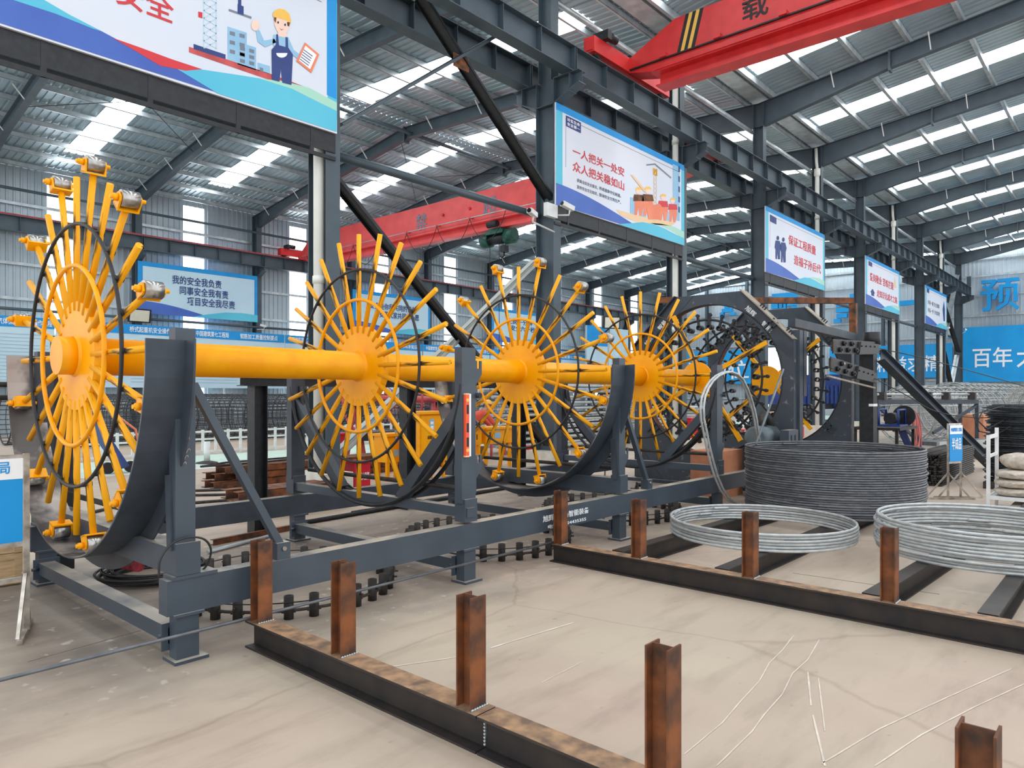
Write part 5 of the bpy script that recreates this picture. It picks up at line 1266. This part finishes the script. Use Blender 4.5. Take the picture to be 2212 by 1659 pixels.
# far-bay crane
XAc = 20.8; ZW = 8.69
cA = thing('bridge_crane', 'red bridge crane with a green hoist spanning the far bay', 'bridge crane', (XAc, YW-.85, ZW))
end_truck(cA, XAc, YW-.85, ZW, 2.6, RED)
end_truck(cA, XAc, YC+.62, ZR, 2.6, RED)
REDF = mat('crane_red_faded', srgb(240, 86, 86), srgb(226, 74, 76), 2, .4)
side = [(YW-.9, ZW+.1), (YW-2.2, ZW+1.05), (YC+1.9, ZW+1.05), (YC+.8, ZW+.32), (YC+.8, ZW-.0), (YC+1.6, ZW-.18), (YW-1.7, ZW-.18), (YW-.9, ZW-.02)]
part('box_girder', MB().prism([(XAc-.25, y, z) for y, z in side], (.5, 0, 0)), REDF, cA)
part('lower_flange', MB().hb((XAc, YW-1.8, ZW-.36), (XAc, YC+1.6, ZW-.36), .38, .44, .03, .02), REDF, cA)
part('cable_rail', MB().cyl((XAc-.42, YW-1.5, ZW+.02), (XAc-.42, YC+1.4, ZW+.02), .02, 6), GALV, cA)
n = 7
for k in range(n):
    y0_, y1_ = lerp(YW-2, YC+8.5, k/n), lerp(YW-2, YC+8.5, (k+1)/n)
    part('festoon_cable', MB().tube([V(XAc-.42, lerp(y0_, y1_, q/10), ZW-.02-1.0*math.sin(math.pi*q/10)**.8) for q in range(11)], .014, 5), HOSEB, cA)
    part('cable_bracket', MB().bx(XAc-.46, XAc-.25, y0_-.05, y0_+.05, ZW+.0, ZW+.06), REDF, cA)
for s, u, w, m in (('严', 722, 34, PBLACK), ('禁', 912, 26, PGREY), ('超', 1060, 32, PGREY)):
    y = onX(u, 460, XAc-.26).y; lettering(s, (XAc-.262, y+.42, ZW+.02), (0, -1, 0), m, cA, .72, .72, .03)
for u in (957, 1015): y = onX(u, 440, XAc-.26).y; part('warning_lamp', MB().cyl((XAc-.33, y, ZW+.45), (XAc-.25, y, ZW+.45), .06, 10), RED, cA)
# hoist
hy = onX(1080, 485, XAc).y; hzz = ZW-.93
ho = thing('wire_rope_hoist', 'dark green electric hoist under the far crane girder', 'hoist', (XAc, hy, hzz))
part('drum', MB().tube([(XAc, hy+.95, hzz), (XAc, hy+.9, hzz), (XAc, hy+.5, hzz)], [.2, .27, .27], 20), GREEN, ho)
part('rope_drum', MB().cyl((XAc, hy+.5, hzz), (XAc, hy-.35, hzz), .2, 20), BLK, ho)
part('drum_cover', MB().bx(XAc-.3, XAc+.3, hy-.4, hy+.5, hzz+.16, hzz+.3), GREEN, ho)
part('motor', MB().tube([(XAc, hy-.35, hzz), (XAc, hy-.75, hzz), (XAc, hy-.85, hzz)], [.27, .27, .16], 20), GREEN, ho)
part('motor', MB().tube([(XAc-.25, hy-.6, hzz+.03), (XAc-.25, hy-1.0, hzz+.03)], .22, 18), GREEN, ho)
part('trolley', MB().bx(XAc-.28, XAc+.28, hy-.3, hy+.35, hzz+.3, ZW-.545), GREEN, ho)
part('trolley_motor', MB().cyl((XAc-.42, hy-.25, hzz+.5), (XAc-.42, hy+.25, hzz+.5), .13, 14), BLK, ho)
hk = part('hook_block', MB().bx(XAc-.12, XAc+.12, hy-.35, hy-.1, hzz-.55, hzz-.3).tube([(XAc, hy-.22, hzz-.55), (XAc, hy-.22, hzz-.68), (XAc, hy-.12, hzz-.75), (XAc, hy-.02, hzz-.68)], .035, 8), BLK, ho)
for dy in (-.28, -.16): part('rope', MB().cyl((XAc, hy+dy, hzz-.3), (XAc, hy+dy, hzz), .012, 5), BLK, ho)
part('pendant_cable', MB().cyl((XAc-.1, hy+.45, hzz-.15), (XAc-.1, hy+.45, 1.6), .012, 5), HOSEB, ho); part('pendant_cable', MB().cyl((XAc-.1, hy-.05, hzz-.15), (XAc-.1, hy-.05, 1.6), .012, 5), HOSEB, ho)

# ================================================================== SMALL FIXTURES
def cctv(label, p, d, wall=None):
    p, d = Vector(p), Vector(d).normalized()
    t = thing('cctv_camera', label, 'camera', p)
    part('housing', MB().bar(p-d*.02, p+d*.3, .11, .1), WHITE, t); part('lens', MB().cyl(p-d*.035, p-d*.02, .045, 14), GLASSB, t)
    q = Vector(wall) if wall else p+V(0, .3, -.2)
    part('arm', MB().tube([p+d*.2+V(0, 0, -.05), p+d*.2+V(0, .02, -.16), q], .02, 8), WHITE, t)
y0c = YC-.25
for i, (u, v, d, lab) in enumerate(((1216, 440, (1, -.2, -.25), 'white bullet camera on the second column below the orange-worker board'), (1144, 455, (1, .3, -.1), 'white bullet camera on the left side of the second column'),
        (2050, 708, (-1, 0, -.1), 'white bullet camera left of the last middle column'), (2083, 711, (1, -.2, -.1), 'white bullet camera right of the last middle column'))):
    q = onY(u, v, y0c-.3); fx_ = min(FR, key=lambda f: abs(f-q.x)); cctv(lab, q, d, (fx_+(.1 if q.x > fx_ else -.1), y0c+.01, q.z-.18))
jb = onY(1186, 455, y0c-.02)
solo('junction_box', MB().bx(jb.x-.16, jb.x+.2, y0c-.1, y0c, jb.z-.14, jb.z+.14), WHITE, 'white junction box on the second middle column', 'junction box', (jb.x, y0c, jb.z))
cctv('white bullet camera at the right end of the safety duty board', onY(562, 702, YW-.9), (1, -.2, -.2))
def flood(label, c, w, h, nrm, stand=None):
    c = Vector(c); nrm = Vector(nrm).normalized(); r = nrm.cross(Z).normalized(); u = r.cross(nrm)
    t = thing('flood_light', label, 'flood light', c)
    part('housing', MB().bar(c-nrm*.06, c, w, h, up=u), PBLACK, t); part('lamp_face', MB().bar(c, c+nrm*.006, w*.84, h*.82, up=u), LAMPF, t)
    part('bracket', MB().bar(c-nrm*.06, c-nrm*.16, .06, .06), PBLACK, t)
    if stand: part('stand', MB().cyl(c-nrm*.12, Vector(stand), .018, 8), GREYB, t)
flood('small square flood light under the safety duty board', onY(302, 682, YW-.72), .95, .6, (0, -1, -.2))
fc = onY(1322, 697, 7.45)
flood('black-framed flood light on a thin pole behind the fourth wheel', fc, .34, .23, (-.6, -1, -.12), (fc.x+.2, 7.75, 0))
# ---- yellow distribution cabinets
def cabinet(label, x, y, w, d, z0, z1, txt=None, vents=False):
    t = thing('power_cabinet', label, 'cabinet', (x, y, 0))
    part('body', MB().bx(x, x+w, y, y+d, z0, z1), YEL, t); part('roof', MB().bx(x-.04, x+w+.04, y-.06, y+d+.02, z1, z1+.05), YEL, t)
    dr_ = part('door', MB().bx(x+.03, x+w*.78, y-.012, y, z0+.04, z1-.03), YEL, t); part('handle', MB().bx(x+w*.7, x+w*.72, y-.03, y-.012, (z0+z1)/2-.06, (z0+z1)/2+.06), BLK, dr_)
    for q in (x+.02, x+w-.08): part('leg', MB().bx(q, q+.06, y+.02, y+.08, 0, z0), YEL, t); part('leg', MB().bx(q, q+.06, y+d-.1, y+d-.04, 0, z0), YEL, t)
    zc = (z0+z1)/2
    part('emblem', MB().bx(x+w*.34, x+w*.5, y-.018, y-.012, zc+.12, zc+.36), PLBLUE, dr_); part('emblem_mark', MB().bx(x+w*.37, x+w*.47, y-.02, y-.018, zc+.26, zc+.31).bx(x+w*.37, x+w*.47, y-.02, y-.018, zc+.16, zc+.23), PWHITE, dr_)
    if txt: lettering(txt, (x+w*.26, y-.02, zc-.02), (1, 0, 0), PBLACK, dr_, .07, w*.36, .02)
    part('sticker', MB().bx(x+w*.3, x+w*.52, y-.018, y-.012, z0+.12, z0+.24), PLBLUE, dr_)
    if vents:
        part('notice', MB().bx(x+w*.1, x+w*.28, y-.02, y-.012, zc+.1, z1-.1), BLUE, dr_)
yk = 10.2
ca = onY(906, 900, yk); cb_ = onY(966, 900, yk)
cabinet('large yellow power cabinet with a door label', ca.x, yk, cb_.x-ca.x, .5, onY(906, 1000, yk).z, onY(906, 895, yk).z, '总配电箱')
yk = 10.86; ca = onY(836, 950, yk); cb_ = onY(882, 950, yk)
cabinet('smaller yellow power cabinet on trestle legs left of the large one', ca.x, yk, cb_.x-ca.x, .4, onY(836, 1000, yk).z, onY(836, 943, yk).z)
yk = 10.9; ca = onY(1000, 940, yk); cb_ = onY(1050, 940, yk); cc_ = onY(1107, 940, yk)
cabinet('yellow cabinet with blue notices behind the third wheel', ca.x, yk, cb_.x-ca.x-.14, .4, .55, onY(1000, 928, yk).z, None, True)
cabinet('yellow cabinet beside the black gantry post behind the third wheel', cb_.x, yk, cc_.x-cb_.x, .4, .55, onY(1050, 928, yk).z, None, True)
# ---- fire extinguisher boxes
def firebox(label, u0, u1, vt, vb, y):
    a, b = onY(u0, vb, y), onY(u1, vb, y); zt_ = onY(u0, vt, y).z; z0 = max(.0, a.z)
    t = thing('fire_box', label, 'fire box', (a.x, y, 0))
    part('body', MB().bx(a.x, b.x, y, y+.35, 0, zt_), REDB, t); part('lid', MB().bx(a.x-.02, b.x+.02, y-.03, y+.36, zt_, zt_+.03), REDB, t)
    lettering('灭火器箱', (a.x+(b.x-a.x)*.3, y-.004, zt_-.28), (1, 0, 0), PWHITE, t, .13, (b.x-a.x)*.62, .02)
    part('seam', MB().bx(a.x+.03, b.x-.03, y-.003, y, zt_*.5, zt_*.5+.012), PBLACK, t)
firebox('tall red fire extinguisher box by the first middle column', 703, 748, 941, 1020, 10.5)
firebox('low red fire extinguisher box left of the small yellow cabinet', 766, 800, 1002, 1050, 9.7)
firebox('red fire extinguisher box beside the second middle column', 1157, 1185, 967, 1010, 10.4)
firebox('red fire extinguisher box behind the last slate post', 1492, 1512, 905, 960, 11.5)
# ---- white guard rail
gr_ = thing('guard_rail', 'low white guard rail along the mint walkway', 'guard rail', (6.5, 19.4, 0))
for z in (.62, .42, .08): part('rail', MB().bar((5.5, 19.45, z), (30, 19.45, z), .05, .05), WHITE, gr_)
post_me = MB().bx(-.03, .03, -.03, .03, 0, .68).mesh('baluster', WHITE)
for k in range(68): inst('baluster', post_me, gr_, (5.5+.365*k, 19.45, 0))
for i, (u, v) in enumerate(((447, 1001), (640, 985))):
    b = gnd(u, v); t = thing('bollard', ['white bollard with a dark foot on the mint walkway', 'second white bollard with a dark foot farther along the walkway'][i], 'bollard', b)
    part('post', MB().cyl(b+V(0, 0, .05), b+V(0, 0, .52), .07, 14), WHITE, t); part('foot', MB().tube([b, b+V(0, 0, .03), b+V(0, 0, .06)], [.26, .24, .1], 16), BLKG, t)
# ---- stacked brown channels
ch_me = MB().chan((0, 0, .06), (6.5, 0, .06), .12, .15, .012).mesh('steel_channel', RUST)
b0 = gnd(458, 1057); k = 0
for r in range(3):
    for c in range(4):
        o = link('steel_channel', ch_me, None, b0+V(.3*((c+r) % 2)+.1*r, .17*c, .125*r)); o['label'] = 'rusty brown channel in the stack between the pillars behind the machine'; o['category'] = 'steel channel'; o['group'] = 'stacked rusty channels'
b1_ = V(4.65, 8.95, 0); ch2_me = MB().chan((0, 0, .06), (1.45, 0, .06), .12, .15, .012).mesh('steel_channel', RUST)
for r in range(3):
    for c in range(3):
        o = link('steel_channel', ch2_me, None, b1_+V(.2*((c+r) % 2), .17*c, .125*r)); o['label'] = 'rusty brown channel in the stack beside the column base'; o['category'] = 'steel channel'; o['group'] = 'second stack of rusty channels'
fr2 = MB().tube([b0+V(-.15, .1, .40), b0+V(.5, .05, .40), b0+V(2.5, .3, .40), b0+V(2.5, .6, .40), b0+V(.5, .5, .40), b0+V(-.15, .1, .40)], .02, 6)
solo('bent_bar', fr2, BLKG, 'bent flat bar frame lying on the rusty channel stack', 'bar', b0+V(0, 0, .38))
# long dark bars on the floor
for i, (a, b) in enumerate((((300, 1066), (640, 1056)), ((310, 1075), (540, 1070)), ((345, 1095), (560, 1078)), ((120, 1130), (300, 1085)), ((300, 1050), (420, 1040)))):
    p, q = gnd(*a), gnd(*b)
    solo('floor_bar', MB().cyl(p+V(0, 0, .022), q+V(0, 0, .022), .022, 7), BLKG, 'dark steel bar lying loose on the floor behind the first brace', 'steel bar', p, 'loose bars on the floor')
solo('angle_iron', MB().chan(gnd(430, 1170)+V(0, -.3, .031), gnd(620, 1135)+V(0, -.3, .031), .06, .06, .006), RUST, 'rusty angle iron on the floor under the far rail', 'angle iron', gnd(430, 1170))
solo('bright_tube', MB().cyl(gnd(420, 1188)+V(0, -.3, .02), gnd(570, 1150)+V(0, -.3, .02), .02, 8), GALV, 'bright galvanised tube on the floor next to the angle iron', 'tube', gnd(420, 1188))
for i, (a, b, r) in enumerate((((650, 1135), (1090, 1058), .03), ((1120, 1072), (1330, 1044), .03), ((760, 1110), (1050, 1062), .02))):
    solo('floor_pipe', MB().cyl(gnd(*a)+V(0, 0, r), gnd(*b)+V(0, 0, r), r, 9), [BLK, MOTOR, BLKG][i], ['black pipe along the floor beyond the far rail', 'grey open-ended pipe on the floor beyond the third frame', 'thin dark pipe on the floor beyond the far rail'][i], 'pipe', gnd(*a))
# ---- stacked grey bars behind the third and fourth wheels
BR = thing('bar_rack', 'rack of stacked grey steel pipes behind the third wheel', 'rack', (15.2, 13.6, 0))
pm = MB().cyl((0, 0, 0), (7.2, 0, 0), .045, 8).mesh('stored_pipe', REBAR)
for r in range(11): part('spacer', MB().bx(15.9, 16.0, 13.1, 14.1, .12+.17*r, .17+.17*r).bx(20.6, 20.7, 13.1, 14.1, .12+.17*r, .17+.17*r), BLKG, BR)
part('upright', MB().bx(15.9, 16.0, 13.0, 13.1, 0, 2.1).bx(20.6, 20.7, 13.0, 13.1, 0, 2.1).bx(15.9, 16.0, 14.1, 14.2, 0, 2.1).bx(20.6, 20.7, 14.1, 14.2, 0, 2.1), BLK, BR)
rnd = random.Random(4)
for r in range(11):
    for c in range(9):
        o = link('stored_pipe', pm, None, (14.6+rnd.uniform(-.3, .3), 13.16+.105*c, .216+.17*r)); o['label'] = 'grey steel pipe stored on the rack behind the third wheel'; o['category'] = 'pipe'; o['group'] = 'grey pipes on the rack'
# mesh crate rack beyond the ring frame: round tube ends
tm = MB().pipe((0, 0, 0), (0, -3.0, 0), .07, .058, 12).mesh('stored_tube', REBAR)
for r in range(9):
    for c in range(14):
        o = link('stored_tube', tm, None, (24.6+.15*c+.075*(r % 2), 15.6, .07+.13*r)); o['label'] = 'grey tube in the stacked block seen through the ring frame'; o['category'] = 'tube'; o['group'] = 'stacked grey tubes'
# ---- red frame reel in the middle of the far bay
rl = thing('wire_reel', 'red framed reel with thin black spokes behind the second wheel', 'reel', (10.2, 14.2, 0))
rc = onY(765, 875, 14.2)
part('reel_beam', MB().cyl((rc.x-.3, 14.2, 1.55), (rc.x+3.4, 14.2, 1.5), .09, 12), REDM, rl)
for dx in (0, 2.6): part('stand', MB().bar((rc.x+dx-.25, 14.2, 0), (rc.x+dx, 14.2, 1.55), .1, .1), REDM, rl); part('stand', MB().bar((rc.x+dx+.3, 14.2, 0), (rc.x+dx, 14.2, 1.55), .1, .1), REDM, rl)
for xx in (rc.x+.2, rc.x+1.5):
    mb = MB()
    for k in range(28): a = 2*math.pi*k/28; mb.cyl((xx, 14.2, 1.52), (xx+.25*math.sin(k), 14.2-.75*math.sin(a), 1.52+.75*math.cos(a)), .01, 4)
    part('reel_spokes', mb, REDM if xx > rc.x+1 else BLK, rl, kind='stuff'); part('reel_rim', MB().arc((xx, 14.2, 1.52), 'X', .75, .03, 36, 6), REDM, rl)
part('tray', MB().bx(rc.x-.3, rc.x+3.2, 13.8, 14.6, .55, .75), BLK, rl)
# ---- blue lorry by the doorway
lo = thing('blue_lorry', 'blue dropside lorry standing by the bright doorway', 'lorry', (44, 15.5, 0))
part('bed_side', MB().bx(40, 46.5, 14.2, 14.3, 1.1, 2.2).bx(40, 46.5, 16.4, 16.5, 1.1, 2.2).bx(40, 40.1, 14.2, 16.5, 1.1, 2.2), BLUE, lo)
for k in range(9): part('bed_rib', MB().bx(40+.78*k, 40.12+.78*k, 14.12, 14.2, 1.1, 2.2), BLUE, lo)
part('chassis', MB().bx(40, 49, 14.7, 16.0, .75, 1.1), BLK, lo); part('cab', MB().prism([(47, 14.3, .8), (49, 14.3, .8), (49, 14.3, 1.9), (48.7, 14.3, 2.9), (47, 14.3, 2.9)], (0, 2.1, 0)), BLUE, lo)
part('cab_window', MB().bx(47.3, 48.5, 14.28, 14.3, 1.95, 2.6), GLASSB, lo)
for xx in (41.5, 42.7, 48): part('wheel', MB().cyl((xx, 14.2, .5), (xx, 14.55, .5), .5, 24), PBLACK, lo); part('wheel', MB().cyl((xx, 16.1, .5), (xx, 16.45, .5), .5, 24), PBLACK, lo)
solo('timber_stack', MB().bx(30.0, 31.6, 11.2, 12.4, 0, .3).bx(30.05, 31.5, 11.25, 12.3, .32, .6).bx(30.1, 31.4, 11.3, 12.3, .62, .9), WOOD, 'pale timber boards stacked on the floor by the lorry', 'timber', (30, 11.2, 0))
solo('red_trough', MB().bx(24.6, 28.2, 9.9, 10.9, 0, .4), REDB, 'long low red trough beyond the second ring frame', 'trough', (24.6, 9.9, 0))
bx_ = gnd(1610, 1002)
solo('plywood_crate', MB().bx(10.55, 11.4, 5.0, 5.5, 0, .75), WOODR, 'brown plywood crate on the floor before the lettered ring frame', 'crate', (10.55, 5.0, 0))
# hand truck near the first wheel
ht = gnd(255, 1022)
h_ = thing('hand_truck', 'navy hand truck with small wheels beside orange handles', 'hand truck', ht)
part('frame', MB().bar(ht+V(.1, 0, .1), ht+V(-.5, .2, 1.2), .5, .08, up=(1, 0, 0)), BLUE, h_)
for s in (-.2, .25): part('wheel', MB().cyl(ht+V(s, -.05, .12), ht+V(s, .05, .12), .12, 16), PBLACK, h_)
part('handle', MB().tube([ht+V(.5, 0, .06), ht+V(.35, 0, .9), ht+V(-.1, .1, 1.3)], .025, 8), PORANGE, h_)
# ================================================================== THE WORKER BEYOND THE THIRD WHEEL
def skin_mesh(name, verts, edges, root, m, sub=1):
    """verts: (x, y, z, radius); grown into one continuous surface"""
    me = bpy.data.meshes.new(name); me.from_pydata([v[:3] for v in verts], edges, [])
    ob = bpy.data.objects.new(name, me); C.objects.link(ob)
    ob.modifiers.new('skin', 'SKIN')
    for i, v in enumerate(verts):
        sv = me.skin_vertices[0].data[i]; sv.radius = (v[3], v[3]) if len(v) < 5 else (v[3], v[4]); sv.use_root = i == root
    sd_ = ob.modifiers.new('sub', 'SUBSURF'); sd_.levels = sub; sd_.render_levels = sub
    dg = bpy.context.evaluated_depsgraph_get(); out = bpy.data.meshes.new_from_object(ob.evaluated_get(dg))
    bpy.data.objects.remove(ob); bpy.data.meshes.remove(me)
    out.materials.clear(); out.materials.append(m); out.polygons.foreach_set('use_smooth', [True]*len(out.polygons)); out.update(); return out
SKIN = mat('weathered_skin', srgb(196, 144, 112), srgb(180, 128, 98), 8, .55)
JACK = mat('orange_red_workwear', srgb(226, 92, 74), srgb(206, 76, 60), 6, .8)
TROU = mat('dark_workwear', srgb(58, 62, 72), srgb(46, 50, 58), 6, .8)
wk = V(13.36, 13.18, 0)
pw = thing('person', 'person in yellow hard hat and orange-red jacket bending forward beyond the third wheel', 'person', wk)
# local frame: +x is the way the worker faces; stooping over a job
def arm(s): return [(.30, .19*s, 1.13, .06), (.46, .22*s, .93, .05), (.62, .14*s, .80, .04), (.70, .11*s, .76, .032, .045)]
vs = [(-.05, 0, .88, .13), (.08, 0, 1.02, .13), (.22, 0, 1.14, .145), (.31, 0, 1.20, .07), (.38, 0, 1.25, .06), (.43, 0, 1.33, .085), (.45, 0, 1.40, .088)]
es = [(0, 1), (1, 2), (2, 3), (3, 4), (4, 5), (5, 6)]
for s in (-1, 1):
    o = len(vs); vs += arm(s); es += [(2, o), (o, o+1), (o+1, o+2), (o+2, o+3)]
    for k, (dx, dy, dz, L) in enumerate(((.04, .035, .02, .03), (.08, .03, -.02, .035), (.09, .01, -.025, .04), (.085, -.01, -.025, .035), (.07, -.028, -.02, .03))):
        f = len(vs); h_ = V(.70, .11*s, .76)
        vs += [tuple(h_+V(dx*.7, dy*s, dz*.5))+(.011,), tuple(h_+V(dx*.7+L, dy*s, dz-.02))+(.009,)]; es += [(o+3, f), (f, f+1)]
    o = len(vs); vs += [(-.06, .10*s, .80, .10), (.06 if s > 0 else .0, .11*s, .47, .075), (-.02 if s > 0 else -.12, .11*s, .10, .05), (.10 if s > 0 else .0, .11*s, .04, .042)]
    es += [(0, o), (o, o+1), (o+1, o+2), (o+2, o+3)]
def face_on(me, ang):
    c, s = math.cos(ang), math.sin(ang)
    for v in me.vertices: x, y = v.co.x, v.co.y; v.co.x, v.co.y = c*x-s*y, s*x+c*y
    return me
FA = math.radians(-20)
link('body', face_on(skin_mesh('body', vs, es, 0, SKIN), FA), pw)
jv = [(-.07, 0, .90, .155), (.08, 0, 1.02, .155), (.22, 0, 1.14, .17), (.30, 0, 1.19, .09)]; je = [(0, 1), (1, 2), (2, 3)]
for s in (-1, 1):
    o = len(jv); jv += [(.30, .19*s, 1.13, .085), (.46, .22*s, .93, .07), (.60, .15*s, .815, .055)]; je += [(2, o), (o, o+1), (o+1, o+2)]
link('jacket', face_on(skin_mesh('jacket', jv, je, 0, JACK), FA), pw)
tv = [(-.07, 0, .87, .15)]; te = []
for s in (-1, 1):
    o = len(tv); tv += [(-.06, .10*s, .78, .12), (.06 if s > 0 else .0, .11*s, .47, .095), (-.02 if s > 0 else -.12, .11*s, .13, .075)]; te += [(0, o), (o, o+1), (o+1, o+2)]
link('trousers', face_on(skin_mesh('trousers', tv, te, 0, TROU), FA), pw)
def rot_pts(mb):
    c, s = math.cos(FA), math.sin(FA); mb.v = [V(c*v.x-s*v.y, s*v.x+c*v.y, v.z) for v in mb.v]; return mb
hel = MB().tube([(.43, 0, 1.40), (.435, 0, 1.43), (.445, 0, 1.475), (.45, 0, 1.505), (.452, 0, 1.515)], [.128, .12, .10, .06, .01], 18); hel.tube([(.43, 0, 1.395), (.432, 0, 1.405)], [.15, .148], 18)
link('hard_hat', rot_pts(hel).mesh('hard_hat', PYEL), pw)
for s in (-1, 1):
    link('boot', rot_pts(MB().tube([(-.05 if s > 0 else -.15, .11*s, .05), (.03 if s > 0 else -.07, .11*s, .055), (.15 if s > 0 else .05, .11*s, .035)], [.05, .055, .03], 10)).mesh('boot', PBLACK), pw)
    link('eye', rot_pts(MB().tube([(.525, .032*s, 1.375), (.533, .032*s, 1.375)], .011, 8)).mesh('eye', PBLACK), pw)
    link('ear', rot_pts(MB().tube([(.43, .088*s, 1.36), (.425, .098*s, 1.37)], [.022, .014], 8)).mesh('ear', SKIN), pw)
link('nose', rot_pts(MB().tube([(.52, 0, 1.37), (.55, 0, 1.345)], [.01, .016], 8)).mesh('nose', SKIN), pw)
link('mouth', rot_pts(MB().tube([(.52, -.025, 1.315), (.525, 0, 1.312), (.52, .025, 1.315)], .006, 6)).mesh('mouth', RUST), pw)
# low workpiece rest in front of the worker
tj = thing('work_trestle', 'low red trestle in front of the bending person', 'trestle', wk+V(.75, -.28, 0))
part('top', MB().bx(wk.x+.55, wk.x+1.2, wk.y-.55, wk.y-.05, .66, .71), REDM, tj)
for dx in (.58, 1.12):
    for dy in (-.52, -.12): part('leg', MB().bx(wk.x+dx, wk.x+dx+.05, wk.y+dy, wk.y+dy+.05, 0, .66), REDM, tj)
